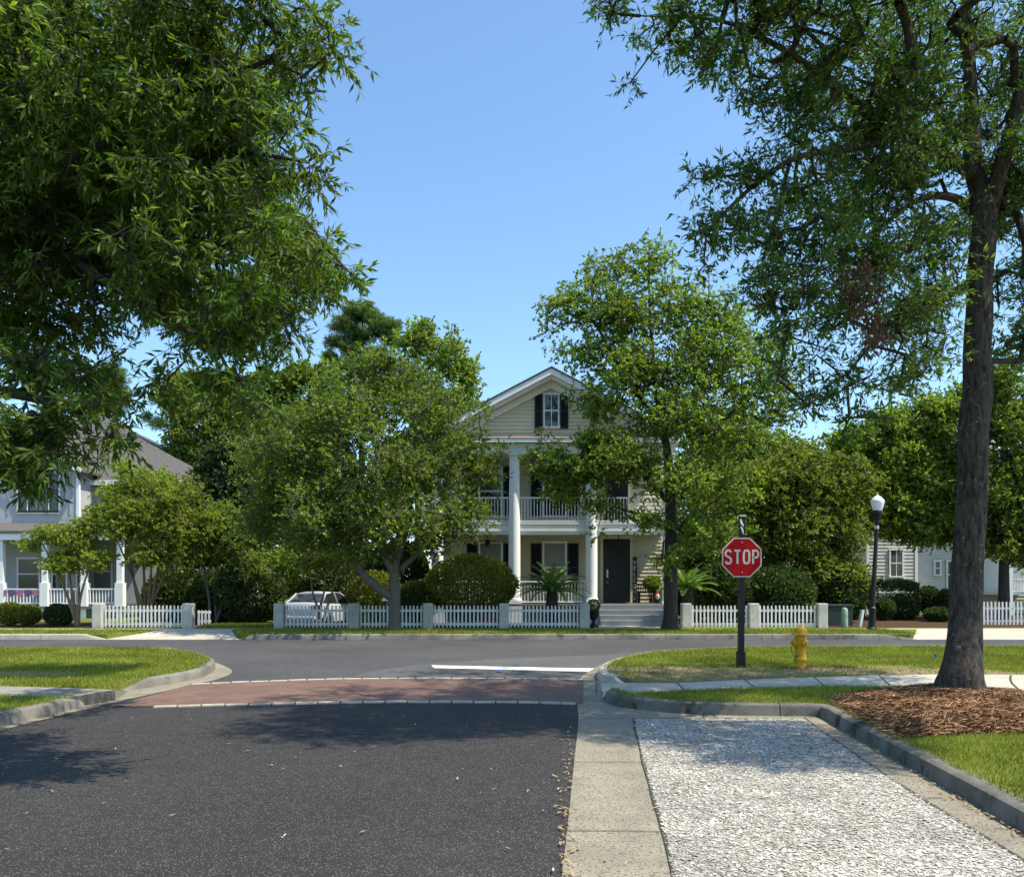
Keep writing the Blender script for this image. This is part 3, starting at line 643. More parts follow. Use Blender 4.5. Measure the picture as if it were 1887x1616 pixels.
    ld = td[:,:,None]*spread+rg.normal(size=(nT, nt, nl, 3))*.6; ld[...,2] -= droop; lp = lp.reshape(-1,3); ld = ld.reshape(-1,3)
    m = len(lp); ln = size[0]*rg.uniform(.65, 1.2, m); wd = size[1]*rg.uniform(.75, 1.25, m)
    V, Fq = leaves_np(lp, ld, ln, wd, rg, up, .15, quads); np_mesh('crown', V, Fq, mats[1], root)
    if extra: extra(root, rg)
    return root
# near left oak (trunk outside the frame)
b = G(-520, 1330, .14); tb = Vector((-7.6, 8.6, .1))
L1 = [
 (-60,110,8,260,240,2.2),(150,90,7.6,230,190,2.2),(370,80,7.4,160,130,1.7),(520,45,7.2,110,70,1),(605,70,7,52,34,.5,2),(645,85,7,20,20,.25,2),
 (560,140,7.1,40,40,.4),(200,290,7.7,280,140,2.3),(430,240,7.2,110,95,1.3),(505,190,7.1,40,40,.4),(555,290,7,65,45,.7,1.3),(600,275,7,26,24,.3,2.2),(585,350,7,34,30,.4),
 (110,430,8,240,130,2.3),(370,400,7.3,150,85,1.5),(500,400,7.1,60,35,.6),(560,470,7,110,48,.8,1.3),(645,500,7,40,26,.4,2.4),
 (330,520,7.2,150,75,1.2),(480,555,7,70,42,.6,1.6),(530,612,6.9,28,34,.3,2),(425,600,7,75,48,.7,1.5),
 (40,590,8,130,110,1.8),(150,560,7.6,70,60,1),(300,610,7,70,38,.5),(330,650,6.9,50,42,.4,1.8),(420,690,6.8,55,40,.45,1.8),(470,720,6.8,42,60,.4,1.6),(390,770,6.8,35,45,.3,1.4),(290,700,6.8,36,40,.35,1.5),(235,775,6.6,30,40,.3,1.2),
 (90,690,7.5,120,65,1.3),(60,790,7,110,70,1.0),(180,750,6.8,65,45,.6),(215,795,6.6,38,36,.35),(30,870,6.9,60,36,.4,3),(120,840,6.7,60,45,.5,3),(20,810,7.1,80,50,.6,3),(110,780,7.0,70,45,.6,2.4),(200,800,6.8,44,44,.4,2)]
L1o = [(330,250,12.5,120,150,1.5,.7),(450,320,13.2,90,80,1.4,.8),(200,380,12,150,120,1.5,.6),(550,480,13.4,70,40,1.1,2.2),(480,560,13.6,80,45,1.2,2.4),(400,610,13.6,80,45,1.2,2.2),(330,560,13.4,70,50,1.2,1.6),(500,405,10.6,80,50,1,1.6),(570,475,10.3,60,34,.8,1.6),(-330,150,9,330,330,3,.35),(-350,600,8.5,280,280,2.5,.35),(50,-230,8.2,450,200,2.6,.14)]  # deeper clumps added to shade the left lawn and walk; rest is out-of-frame crown
def PV(px, py, Y, r): return (P(px, py, Y), r)
tree('oak_tree', 'large oak with long narrow leaves filling the upper left of the view', 'tree', tuple(tb),
 [[(tb, .42), (tb+Vector((.1,0,.6)), .3), (tb+Vector((.2,-.1,2.5)), .26), (tb+Vector((.5,-.2,4.5)), .2), (tb+Vector((.9,-.3,7)), .11), (tb+Vector((1.2,-.4,8.6)), .05)],
  [(tb+Vector((.22,-.1,2.6)), .14), PV(-180,560,8.2,.10), PV(60,500,7.8,.07), PV(240,440,7.4,.045), PV(420,450,7.1,.03), PV(560,480,7,.012)],
  [(tb+Vector((.5,-.2,4.2)), .14), PV(-100,220,8.2,.10), PV(120,200,7.7,.07), PV(330,170,7.4,.04), PV(500,110,7.1,.015)],
  [(tb+Vector((.2,-.1,2.0)), .12), PV(-250,740,8,.08), PV(-20,720,7.4,.05), PV(150,760,6.9,.02)],
  [PV(120,470,7.7,.05), PV(260,560,7.3,.035), PV(400,640,6.9,.018)],
  [PV(60,210,7.8,.06), PV(250,300,7.5,.04), PV(420,280,7.2,.025), PV(570,300,7,.01)]],
 L1+L1o, 2900, None, (M['bark_oak'], M['leaf_oak']), 11, tw=.30, nt=7, nl=10, size=(.102, .024), droop=.5, twig=.003, min_r=.005, shell=1.1)
# right oak
tr0 = G(1770, 1283, .15)
def dead(root, rg):
    pts = blob_pts([(1590,540,9.5,34,64,.35),(1612,620,9.4,24,44,.25),(1560,500,9.6,20,20,.2,.6)], 620, rg); dd = rg.normal(size=(620,3))*.5; dd[:,2] -= 1
    V, Fq = leaves_np(pts, dd, rg.uniform(.06,.1,620), rg.uniform(.02,.03,620), rg); np_mesh('dead_foliage', V, Fq, M['dead'], root)
Rb = [
 (1120,12,10,48,22,.4,1.4),(1170,140,9.9,24,44,.3,1.2),(1200,95,9.9,36,30,.4),(1240,40,10,90,45,.8),(1300,85,10,70,45,.7),(1400,45,10.3,120,75,1.2),(1560,70,10.8,130,110,1.8,.8),(1700,100,11.6,120,140,2.4,.45),(1850,130,12,110,160,2.4,.4),
 (1400,160,10.2,60,36,.5),(1500,190,10.4,100,55,.9),(1620,230,11,100,80,1.3),(1480,245,10.1,70,32,.5),
 (1300,330,9.7,65,32,.5,1.2),(1250,370,9.6,34,34,.35,1.3),(1390,320,9.9,90,50,.8),(1500,340,10.2,90,60,1),(1620,340,11,95,75,1.4),(1700,290,11.6,70,80,1.4),
 (1320,420,9.6,70,48,.6),(1410,430,9.8,70,55,.7),(1300,480,9.5,36,34,.3),(1500,450,10,100,65,1),(1620,470,10.7,100,75,1.3),(1720,450,11.4,60,60,1),
 (1460,540,9.7,80,55,.7),(1400,520,9.5,55,45,.5),(1560,560,10.1,75,60,.9),(1660,590,10.6,70,60,1),(1720,560,11.2,50,70,1),
 (1440,610,9.5,50,40,.5),(1500,650,9.6,50,36,.5),(1560,690,9.7,75,42,.6),(1660,690,10.4,65,50,.7),(1500,740,9.4,50,40,.4,1.5),(1590,765,9.6,60,34,.4,1.2),(1440,700,9.4,40,40,.4,1.3),(1540,800,9.5,36,24,.3,1),(1720,660,11,40,60,.7),
 (1860,360,12,60,90,1.6),(1862,520,12,40,80,1.2),(1868,640,12,30,60,1),(1850,280,11.4,60,50,1)]
Ro = [(1500,-230,8.5,330,60,1.3,2.6),(2480,-290,7.4,300,100,1.5,2.4),(2060,-190,8.5,200,80,1.2,2.6),(1700,-200,8.8,270,60,1.3,2.4),(2250,150,10.5,160,250,1.5,.4),(1750,-220,12,330,170,3,.25),(2080,200,12.5,210,330,3,.4),(1400,-130,10.5,220,90,1.6,.4),(2050,560,12,150,160,2,.3)]  # unseen crown; heaviest clumps added to cast shade on bay and road
tree('oak_tree', 'tall oak with lichen spotted trunk standing in the pine straw bed on the right', 'tree', tuple(tr0),
 [[(tr0+Vector((0,0,-.1)), .36), (tr0+Vector((.01,0,.12)), .285), (tr0+Vector((.03,0,.4)), .23), PV(1778,1120,11.5,.20), PV(1787,980,11.5,.188), PV(1793,860,11.5,.182), PV(1797,765,11.5,.19), PV(1801,640,11.5,.168), PV(1806,520,11.5,.158), PV(1812,400,11.5,.15), PV(1796,300,11.8,.12), PV(1786,180,11.9,.09), PV(1780,0,12,.06), PV(1775,-200,12.1,.03)],
  [PV(1812,430,11.7,.13), PV(1838,330,11.5,.11), PV(1868,220,11.4,.09), PV(1900,60,11.4,.06), PV(1930,-150,11.5,.03)],
  [PV(1803,400,11.7,.09), PV(1765,368,11.6,.06), PV(1715,362,11.4,.05), PV(1665,385,11.2,.03), PV(1600,440,10.8,.015)],
  [PV(1800,330,11.7,.09), PV(1735,280,11.4,.08), PV(1640,240,11,.07), PV(1540,160,10.6,.055), PV(1440,90,10.3,.035), PV(1330,40,10.1,.02), PV(1180,30,10,.008)],
  [PV(1660,252,11,.05), PV(1570,275,10.6,.045), PV(1470,290,10.2,.035), PV(1380,350,9.9,.025), PV(1300,430,9.6,.01)],
  [PV(1455,300,10.2,.025), PV(1430,400,9.9,.02), PV(1405,500,9.7,.012), PV(1440,600,9.6,.006)],
  [PV(1790,520,11.6,.06), PV(1720,560,11.1,.045), PV(1640,600,10.6,.03), PV(1560,690,10,.012)],
  [PV(1770,778,11.5,.035), PV(1782,772,11.62,.09), PV(1795,765,11.7,.14)]],
 Rb+Ro, 4300, None, (M['bark_oak'], M['leaf_oak2']), 23, tw=.30, nt=6, nl=6, size=(.10, .026), droop=.12, twig=.003, min_r=.006, shell=1.2, bumpy=1, extra=dead)
# far-side street trees
t1 = Vector((X(727,26.5), 26.5, .12))
T1 = [(600,705,26,28,36,.6),(820,725,26,26,44,.6),(885,770,26,24,40,.5),(540,760,26,34,34,.7),(650,690,26.5,50,40,.9,1.3),(760,690,26.5,60,40,1),(700,670,26.5,60,34,1,1.2),(640,760,26,110,70,1.8),(780,760,26.5,100,70,1.8),(560,820,26,100,80,1.8),(700,850,25.5,130,90,2),(830,850,26.5,80,80,1.5),(510,900,26,70,70,1.4),
      (610,940,25.5,110,80,2),(740,960,25.5,110,70,2),(850,950,26,70,60,1.4),(880,820,26.5,30,50,.6),(900,870,26.3,40,50,.8),(480,960,26,50,50,1),(560,1000,25.8,70,40,1.2),(800,1010,26,50,40,1),(930,830,26,30,30,.5),(460,850,26,50,50,1),(660,1020,26,70,30,1.2)]
tree('street_tree', 'broad small leaved evergreen tree with forked grey trunk in front of the picket fence', 'tree', tuple(t1),
 [[(t1, .26), (t1+Vector((0,0,.3)), .19), PV(727,1080,26.5,.18), PV(728,1040,26.5,.13), PV(745,990,26.5,.10), PV(760,900,26.5,.06), PV(765,800,26.5,.03)],
  [PV(722,1100,26.5,.15), PV(690,1078,26.3,.13), PV(660,1045,26.2,.11), PV(620,980,26,.07), PV(560,920,26,.03)],
  [PV(727,1060,26.5,.12), PV(700,1010,26.2,.09), PV(670,940,26,.06), PV(640,840,26,.03)],
  [PV(735,1050,26.6,.10), PV(790,1000,26.5,.07), PV(850,930,26.4,.04), PV(900,860,26.3,.02)],
  [PV(735,1030,26.4,.08), PV(730,950,26.1,.06), PV(700,850,26,.03), PV(700,740,26.2,.015)]],
 T1, 1550, None, (M['bark_grey'], M['leaf_mid']), 31, tw=.55, nt=6, nl=9, size=(.10, .062), droop=-.15, quads=1, twig=.003, min_r=.007, k=4)
t2 = Vector((X(1236,26.5), 26.5, .12))
T2 = [(1150,560,26.4,130,90,1.8,.8),(1290,700,26.2,130,110,1.9,.8),(1150,700,26.2,120,90,1.8,.6),(1120,500,26.5,60,40,1),(1195,480,26.5,60,50,1.2),(1040,560,26.5,55,40,1),(1010,600,26.3,36,36,.6),(1140,580,26.3,90,55,1.6),(1260,560,26.5,80,60,1.6),(1070,650,26.2,70,45,1.3),(1180,670,26,90,60,1.8),(1310,650,26.3,80,70,1.6),(1390,720,26.3,70,60,1.4),(1340,590,26.5,70,60,1.3),(1410,640,26.5,60,60,1.2),(1440,710,26.5,46,60,1),
      (1120,740,26,60,45,1.3),(1230,770,25.8,90,60,1.8),(1340,800,26,80,55,1.6),(1430,770,26.3,45,40,1),(1060,870,26,75,40,1.3,3),(1110,820,26,70,40,1.2,2.4),(1150,850,25.8,80,50,1.6,2),(1250,880,25.6,90,60,1.8),(1340,900,25.8,70,50,1.5),
      (1010,850,26,50,40,.9,3),(1030,910,26,45,26,.8,2.4),(1110,930,25.8,60,30,1.1,1.8),(1190,960,25.7,55,30,1.2),(1290,980,25.8,60,45,1.4),(1230,1030,25.9,40,30,.9),(1340,980,26,50,40,1.1),(1000,800,26,24,30,.5,.6),(1100,985,26,18,26,.3,.7)]
tree('street_tree', 'tall airy green tree in front of the porch steps of the cream house', 'tree', tuple(t2),
 [[(t2+Vector((0,0,-.1)), .42), (t2+Vector((0,0,.12)), .3), (t2+Vector((0,0,.5)), .22), PV(1236,1050,26.5,.2), PV(1236,950,26.5,.17), PV(1232,850,26.5,.13), PV(1215,750,26.5,.09), PV(1200,620,26.5,.05), PV(1195,480,26.5,.02)],
  [PV(1236,930,26.5,.10), PV(1180,870,26.2,.07), PV(1110,830,26,.045), PV(1040,850,26,.02)],
  [PV(1234,900,26.5,.10), PV(1290,830,26.3,.07), PV(1350,760,26.3,.04), PV(1400,700,26.3,.02)],
  [PV(1225,800,26.5,.09), PV(1150,690,26.4,.06), PV(1090,590,26.4,.03), PV(1030,560,26.4,.012)],
  [PV(1220,770,26.5,.08), PV(1270,660,26.5,.05), PV(1290,560,26.5,.02)],
  [PV(1236,980,26.4,.07), PV(1180,950,26,.05), PV(1120,930,25.8,.02)]],
 T2, 1950, None, (M['bark_dark'], M['leaf_light']), 41, tw=.5, nt=5, nl=8, size=(.12, .065), droop=.05, quads=1, twig=.004, min_r=.008, k=4)
# crepe myrtles
def myrtle(base, tops, blobs, n, seed, label, mat='leaf_myrtle', bark='bark_tan', r=.055, size=(.09,.055), tw=.3, name='crepe_myrtle', nl=7):
    st = []
    rg = random.Random(seed)
    for (px, py, Y) in tops:
        t = P(px, py, Y); m = base.lerp(t, .5) + Vector((rg.uniform(-.12,.12), rg.uniform(-.1,.1), .1)); b0 = base + Vector((rg.uniform(-.14,.14), rg.uniform(-.1,.1), 0)); st.append([(b0, r), (b0.lerp(m, .5)+Vector((rg.uniform(-.05,.05),0,0)), r*.85), (m, r*.6), (t, r*.22)])
    return tree(name, label, 'tree', tuple(base), st, blobs, n, None, (M[bark], M[mat]), seed, tw=tw, nt=5, nl=nl, size=size, droop=.0, quads=1, twig=.004, min_r=.005, k=4, sag=.2)
myrtle(Vector((X(268,29.5),29.5,.12)), [(215,900,29.3),(250,870,29.5),(290,860,29.6),(330,880,29.3),(360,920,29.2),(200,960,29)],
       [(270,890,29.3,60,36,1),(215,920,29.2,45,40,.9),(330,905,29.2,55,36,.9),(250,960,28.8,85,50,1.3),(340,970,28.9,70,45,1.1),(185,960,29,36,36,.7),(300,1020,28.9,80,36,1.1),(225,860,29.3,24,24,.5),(390,960,29,36,26,.6),(300,930,28.6,60,40,.8)], 1150, 51,
       'bushy crepe myrtle with several tan stems behind the short left fence', nl=9)
myrtle(Vector((X(142,28.4),28.4,.12)), [(70,985,28.2),(110,970,28.3),(150,960,28.4),(180,1000,28.4)],
       [(90,985,28.2,45,24,.6),(55,1005,28.2,26,18,.4),(140,990,28.2,45,36,.7),(170,1030,28.2,40,30,.7),(115,1035,28.1,45,30,.7),(160,965,28.3,30,20,.4)], 380, 53,
       'small arching crepe myrtle with pale flower tips by the left porch')
myrtle(Vector((X(395,30),30,.12)), [(370,960,29.8),(410,950,30),(440,980,30)],
       [(400,950,29.6,50,36,.9),(430,990,29.6,45,40,.9),(380,1010,29.5,40,36,.8),(460,1040,29.8,40,40,.9)], 380, 57, 'slender crepe myrtle in deep shade left of the white car', mat='leaf_mid', bark='bark_grey')
myrtle(Vector((X(588,28.6),28.6,.12)), [(570,1040,28.5),(600,1035,28.5),(630,1030,28.5)],
       [(575,1035,28.4,40,22,.7),(615,1030,28.4,40,24,.7)], 110, 59, 'multi stem crepe myrtle growing right behind the fence beside the white car', mat='leaf_mid')
# background trees
def bgtree(name, label, base_px, Y, blobs, n, seed, mat, size=(.16,.10), tw=.6, bark='bark_dark', nt=5, nl=7, trunk_r=.2, top=None, cat_='tree', droop=.1):
    cy = min(b[1] for b in blobs); base = Vector((X(base_px, Y), Y, .1)); top = top or (base_px, cy+40)
    bl = [(b[0], b[1], Y+(b[4] if len(b) > 4 else 0), b[2], b[3], (b[5] if len(b) > 5 else max(1.2, b[2]*Y/F*.8))) for b in blobs]
    return tree(name, label, cat_, tuple(base), [[(base, trunk_r*1.3), (base+Vector((0,0,1)), trunk_r), (base.lerp(P(*top, Y), .5), trunk_r*.7), (P(*top, Y), trunk_r*.15)]], bl, n, None, (M[bark], M[mat]), seed, tw=tw, nt=nt, nl=nl, size=size, droop=droop, quads=1, twig=.008, min_r=.012, k=3, twigs=False)
bgtree('broadleaf_tree', 'dense dark tree behind the grey roof on the left', 400, 42, [(400,790,90,80),(350,850,50,60),(430,880,90,80),(380,960,60,60),(480,800,60,70),(340,740,36,36),(470,960,70,70),(420,1040,60,50),(310,720,30,30),(440,730,60,50),(330,800,40,60)], 1700, 61, 'leaf_mid')
bgtree('broadleaf_tree', 'shaded dark tree overlapping the right end of the grey roof', 392, 36.6, [(400,850,40,40),(385,900,46,50),(430,900,50,60),(350,945,50,50),(420,970,60,60),(370,1010,60,50),(440,830,40,40)], 900, 62, 'leaf_dark', size=(.15,.10), tw=.5, trunk_r=.12)
bgtree('broadleaf_tree', 'upright yellow green tree rising behind the evergreen street tree', 770, 44, [(770,630,50,44),(830,660,50,50),(865,690,24,40),(740,700,70,50),(690,720,60,40),(860,720,28,36),(780,610,24,24),(835,620,14,30),(800,760,70,50),(870,760,24,30),(770,860,90,80),(600,760,60,60)], 1100, 63, 'leaf_light', size=(.17,.12))
bgtree('broadleaf_tree', 'dark leafy tree with knobbly top left of the tall pine', 540, 45, [(540,700,30,30),(560,690,24,24),(510,740,50,50),(580,760,50,50),(540,850,80,80),(450,740,50,50),(500,705,40,36),(410,710,50,40),(350,700,40,30),(600,700,40,40)], 900, 65, 'leaf_mid', size=(.2,.14))
for (bx, Y, bl, n, sd, lb, tp) in [
    (665, 58, [(665,578,34,20),(632,600,26,14),(705,606,30,15),(665,618,36,14),(622,632,22,10),(722,628,18,13),(650,645,30,12),(690,590,18,16),(610,660,14,10),(695,650,22,10),(640,675,36,12),(728,602,12,12)], 560, 71, 'tall rounded pine rising highest behind the trees left of the cream house', (668,580)),
    (300, 62, [(300,740,20,12),(325,755,20,12),(345,720,22,16),(290,782,16,9),(270,770,12,9),(360,700,20,14)], 200, 73, 'sparse layered pine showing against the sky beside the grey roof', (330,720)),
    (200, 60, [(200,700,40,36),(180,750,40,30),(215,740,30,30)], 260, 75, 'dark pine behind the left house mostly hidden by the near oak', (200,680))]:
    bgtree('pine_tree', lb, bx, Y, bl, n, sd, 'needle', size=(.30,.035), tw=.45, nt=6, nl=14, trunk_r=.3, top=tp, cat_='pine tree', droop=-.25)
bgtree('broadleaf_tree', 'broad olive green tree filling the space behind the stop sign', 1440, 31.5, [(1480,850,90,36,0),(1400,880,80,40,0),(1570,880,60,50,0),(1450,890,110,50,0),(1380,930,90,60),(1520,920,80,60),(1450,970,120,70),(1560,980,50,60),(1360,1000,70,60),(1480,1050,110,50,0),(1400,1070,80,40),(1560,1060,50,50)], 2200, 81, 'leaf_olive', size=(.13,.075), tw=.45)
bgtree('broadleaf_tree', 'bright green tree in front of the white house right of the street lamp', 1788, 34, [(1640,780,50,36),(1720,750,50,40),(1800,740,60,50),(1570,810,50,36),(1760,985,40,26),(1660,830,60,50),(1720,790,60,45),(1620,880,50,40),(1700,890,80,50),(1740,950,70,36),(1650,930,60,36),(1760,850,40,60),(1640,965,60,28),(1600,930,50,40),(1700,985,60,24),(1620,850,40,40),(1560,870,40,50)], 2100, 83, 'leaf_light', size=(.15,.09), tw=.5, trunk_r=.12, top=(1720,800))
bgtree('broadleaf_tree', 'leafy tree behind the oak trunk at the right edge', 1850, 33, [(1850,780,50,60),(1880,860,60,70),(1830,900,50,60),(1860,960,60,50),(1890,1010,50,40),(1830,1000,30,40),(1930,760,60,80),(1840,700,40,50),(1790,900,40,60),(1900,950,60,70)], 1300, 85, 'leaf_mid', size=(.15,.09), tw=.5)
bgtree('broadleaf_tree', 'shaded broad tree behind the right side of the cream house', 1300, 48, [(1330,800,100,60),(1420,830,90,50),(1300,880,90,70),(1520,860,80,50),(1600,830,60,50),(1280,990,50,60),(1300,1060,50,40),(1380,960,60,60)], 1100, 87, 'leaf_mid', size=(.2,.12), tw=.7)
for i, (bx, Y, lb) in enumerate([(-150,70,'round crowned tree far behind the left house'),(60,66,'far dark tree over the left roof'),(420,68,'far tree behind the dark tree by the grey roof'),(620,72,'far dark tree low behind the tall pine'),(900,75,'far tree hidden behind the cream house'),(1150,75,'far tree behind the cream house chimney side'),(1560,64,'far tree between the olive tree and white house'),(1760,60,'far tree behind the white house roof'),(1980,60,'far tree at the right edge behind the fence'),(1380,70,'far tree low behind the olive tree')]):
    bgtree('background_tree', lb, bx, Y, [(bx,900,90,70),(bx-60,960,80,70),(bx+70,950,80,70),(bx,1010,110,60)], 420, 90+i, 'leaf_dark' if i % 2 else 'leaf_mid', size=(.34,.24), tw=1.0)

# ------------------------------------------------------------------ shrubs
def shrub(name, label, catg, px, py, Y, rx, ry, rz, n, mat, seed, size=(.06,.04), group=None, flat=.0):
    n = int(n*2); size = (size[0]*1.15, size[1]*1.3)
    rg = np.random.default_rng(seed); c = P(px, py, Y); s = Y/F; base = Vector((c.x, Y, .14)); root = thing(name, label, catg, tuple(base), group)
    d = rg.normal(size=(n, 3)); d /= np.linalg.norm(d, axis=1, keepdims=True); r = rg.random(n)**.14
    if flat: d = np.sign(d)*np.abs(d)**flat
    bump = 1+.10*np.array([noise.noise(Vector(a*2.6+seed)) for a in d]) + .05*np.array([noise.noise(Vector(a*7+seed)) for a in d])
    pos = np.array(c)+d*np.array([rx*s, rz, ry*s])*(r*bump)[:,None]; pos[:,2] = np.maximum(pos[:,2], .17)
    dd = d*.7+rg.normal(size=(n,3))*.5+np.array([0,0,.3]); V, Fq = leaves_np(pos, dd, size[0]*rg.uniform(.6,1.3,n), size[1]*rg.uniform(.7,1.2,n), rg, .3, .1, 1)
    np_mesh('foliage', V, Fq, M[mat], root)
    st = MB()
    for k in range(7):
        a = k*.9; st.tube([base+Vector((math.cos(a)*.05, math.sin(a)*.05, 0)), base.lerp(c, .6)+Vector((math.cos(a)*rx*s*.3, math.sin(a)*rz*.3, 0)), c+Vector((math.cos(a)*rx*s*.6, math.sin(a)*rz*.6, ry*s*.3))], [.03,.02,.008], 5)
    st.build('stem', M['bark_dark'], root, True); return root
shrub('round_shrub', 'large clipped yellow green shrub left of the second porch column', 'shrub', 868, 1078, 28.8, 84, 56, .95, 9000, 'leaf_hedge', 1, (.07,.045))
shrub('round_shrub', 'dark shrub low behind the fence left of the clipped yellow green shrub', 'shrub', 770, 1105, 28.9, 40, 34, .6, 2600, 'leaf_dark', 2, (.08,.05))
shrub('round_shrub', 'leafy shrub behind the fence between the first two pillars', 'shrub', 690, 1095, 29.4, 50, 40, .8, 3000, 'leaf_hedge', 3, (.09,.05))
for i, (px, py, rx, ry, lb) in enumerate([(18,1130,26,20,'leftmost reddish tipped round shrub below the grey porch'),(52,1133,22,18,'second clipped round shrub from the left below the grey porch'),(108,1133,26,20,'dark clipped round shrub left of the small crepe myrtle stems')]):
    shrub('round_shrub', lb, 'shrub', px, py, 29.2, rx, ry, .42, 2600, 'leaf_hedge' if i < 2 else 'leaf_dark', 10+i, (.05,.035), 'clipped shrubs below the grey porch')
for i, (px, py, Y, rx, ry, rz, mt, lb) in enumerate([
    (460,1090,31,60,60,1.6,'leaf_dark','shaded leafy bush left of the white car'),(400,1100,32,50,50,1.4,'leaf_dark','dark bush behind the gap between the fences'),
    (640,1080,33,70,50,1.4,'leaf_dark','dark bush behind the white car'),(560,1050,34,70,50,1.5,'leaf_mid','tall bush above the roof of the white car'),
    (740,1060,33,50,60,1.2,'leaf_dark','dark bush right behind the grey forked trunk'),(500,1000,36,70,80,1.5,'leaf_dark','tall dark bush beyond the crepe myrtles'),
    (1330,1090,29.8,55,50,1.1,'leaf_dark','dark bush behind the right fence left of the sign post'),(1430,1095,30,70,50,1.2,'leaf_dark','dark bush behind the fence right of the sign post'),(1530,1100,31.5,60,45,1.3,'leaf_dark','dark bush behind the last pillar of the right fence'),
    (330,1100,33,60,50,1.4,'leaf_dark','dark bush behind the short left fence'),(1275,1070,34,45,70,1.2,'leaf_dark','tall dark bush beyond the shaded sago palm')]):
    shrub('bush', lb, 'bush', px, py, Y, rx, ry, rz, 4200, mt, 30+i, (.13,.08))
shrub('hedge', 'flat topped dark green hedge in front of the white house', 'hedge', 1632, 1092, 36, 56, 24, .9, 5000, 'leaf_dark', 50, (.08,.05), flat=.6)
for i, (px, py, Y, rx, ry, lb) in enumerate([(1710,1105,36,20,24,'rounded dark shrub by the corner board of the white house'),(1665,1122,33.5,26,22,'low dark shrub in front of the flat topped hedge'),(1625,1120,33,22,18,'small shrub right of the street lamp pole'),(1745,1112,35,18,26,'dark shrub touching the left side of the oak trunk'),(1728,1132,32,22,12,'lowest reddish shrub by the driveway right of the hedge'),(1590,1085,35,20,20,'yellowish shrub left of the street lamp pole')]):
    shrub('round_shrub', lb, 'shrub', px, py, Y, rx, ry, .55, 2600, 'leaf_dark' if i != 5 else 'leaf_mid', 60+i, (.07,.045))
def cycad(px, base_z, Y, topz, rad, label, seed, nf=46, scale=1.0):
    rg = random.Random(seed); b = Vector((X(px, Y), Y, base_z)); root = thing('sago_palm', label, 'palm', tuple(b)); c = Vector((b.x, Y, topz))
    MB().tube([b+Vector((0,0,-.02)), b.lerp(c, .5), c], [.2*scale,.21*scale,.17*scale], 14).build('trunk', bark_mat('palm_trunk', (.03,.022,.015), (.10,.075,.05), (.12,.09,.06), .6, 20), root, True)
    for k in range(nf):
        a = k*2.399; el = R(74-72*(k/nf)**.7+rg.uniform(-5,5)); L = rad*rg.uniform(.9,1.08)*(.86+.14*k/nf); mb = MB(); pts = []
        for q in range(13):
            t = q/12; e = el - t*t*R(46); 
            if q == 0: p = Vector(c)
            else: p = pts[-1]+Vector((math.cos(a)*math.cos(e), math.sin(a)*math.cos(e), math.sin(e)))*(L/12)
            pts.append(p)
        mb.tube(pts, [.012-.0008*i for i in range(13)], 4)
        side = Vector((-math.sin(a), math.cos(a), 0))
        for q in range(3, 48):
            t = q/48; i = int(t*12); fr = t*12-i; p = pts[i].lerp(pts[i+1], fr); d = (pts[i+1]-pts[i]).normalized(); upv = side.cross(d)*(-1)
            ll = .20*scale*math.sin(math.pi*min(1, t*.86+.12))**.6; 
            for s in (-1, 1):
                e = p+(side*s*.82+d*.55+upv*.28).normalized()*ll; wv = d*.015
                mb.add([p-wv, p+wv, e], [(0,1,2)])
        mb.build('frond', M['palm'], root)
    return root
cycad(1017, .14, 28.6, Zh(1089,28.6), 1.32, 'sago palm with a full crown of green fronds before the porch railing', 5)
cycad(1268, .14, 28.6, Zh(1085,28.6), 1.15, 'shaded sago palm behind the right fence beside the end column', 6, 30)
# ------------------------------------------------------------------ fences
def pillar(root, px, Y, w=.31, h=.80, m=None, zt=None):
    x = X(px, Y); mb = MB(); z0 = .13; zt = zt or Zh(1111.5, Y); w2 = w/2
    mb.box(x-w2, x+w2, Y-w2, Y+w2, z0, zt); mb.build('pillar', M['stucco'], root, bevel=.025)
def pickets(root, x0, x1, Y, zt, zb=.17, step=.12, w=.05, rz=(.27,.70), Y1=None):
    mb = MB(); n = max(2, int(round((x1-x0)/step))); Y1 = Y1 or Y; yy = lambda x: Y+(Y1-Y)*(x-x0)/(x1-x0); rnd = random.Random(int(x0*100))
    for z in rz: 
        a = Vector((x0, yy(x0)+.03, z)); b = Vector((x1, yy(x1)+.03, z)); mb.bar(a, b, .035, .075)
    for k in range(n):
        x = x0+(k+.5)*(x1-x0)/n+rnd.uniform(-.003,.003); y = yy(x); t = zt+rnd.uniform(-.006,.006); tl = rnd.uniform(-.004,.004); h = w/2
        mb.add([(x-h,y-.012,zb),(x+h,y-.012,zb),(x+h+tl,y-.012,t-.03),(x+tl,y-.012,t),(x-h+tl,y-.012,t-.03),(x-h,y+.01,zb),(x+h,y+.01,zb),(x+h+tl,y+.01,t-.03),(x+tl,y+.01,t),(x-h+tl,y+.01,t-.03)],
               [(0,1,2,3,4),(9,8,7,6,5),(0,5,6,1),(1,6,7,2),(2,7,8,3),(3,8,9,4),(4,9,5,0)])
    mb.build('picket_panel', M['white2'], root)
def fence(label, pil, Y, ends=None, hgt=None):
    root = thing('picket_fence', label, 'fence', (X(pil[0], Y), Y, .13))
    for p in pil: pillar(root, p, Y)
    for a, b in zip(pil, pil[1:]): pickets(root, X(a, Y)+.16, X(b, Y)-.16, Y, Zh(1115, Y))
    return root
FY = 27.65
fence('short white picket fence between two stucco pillars in front of the bushy crepe myrtle', [182, 348], 26.9+.75)
fence('long white picket fence with five stucco pillars in front of the cream house', [515, 653, 789, 929, 1077], FY)
fence('white picket fence with three pillars behind the stop sign post', [1264, 1388, 1514], FY)
r = thing('picket_fence', 'white picket fence at the right edge beyond the oak trunk', 'fence', (X(1800,29.2), 29.2, .13))
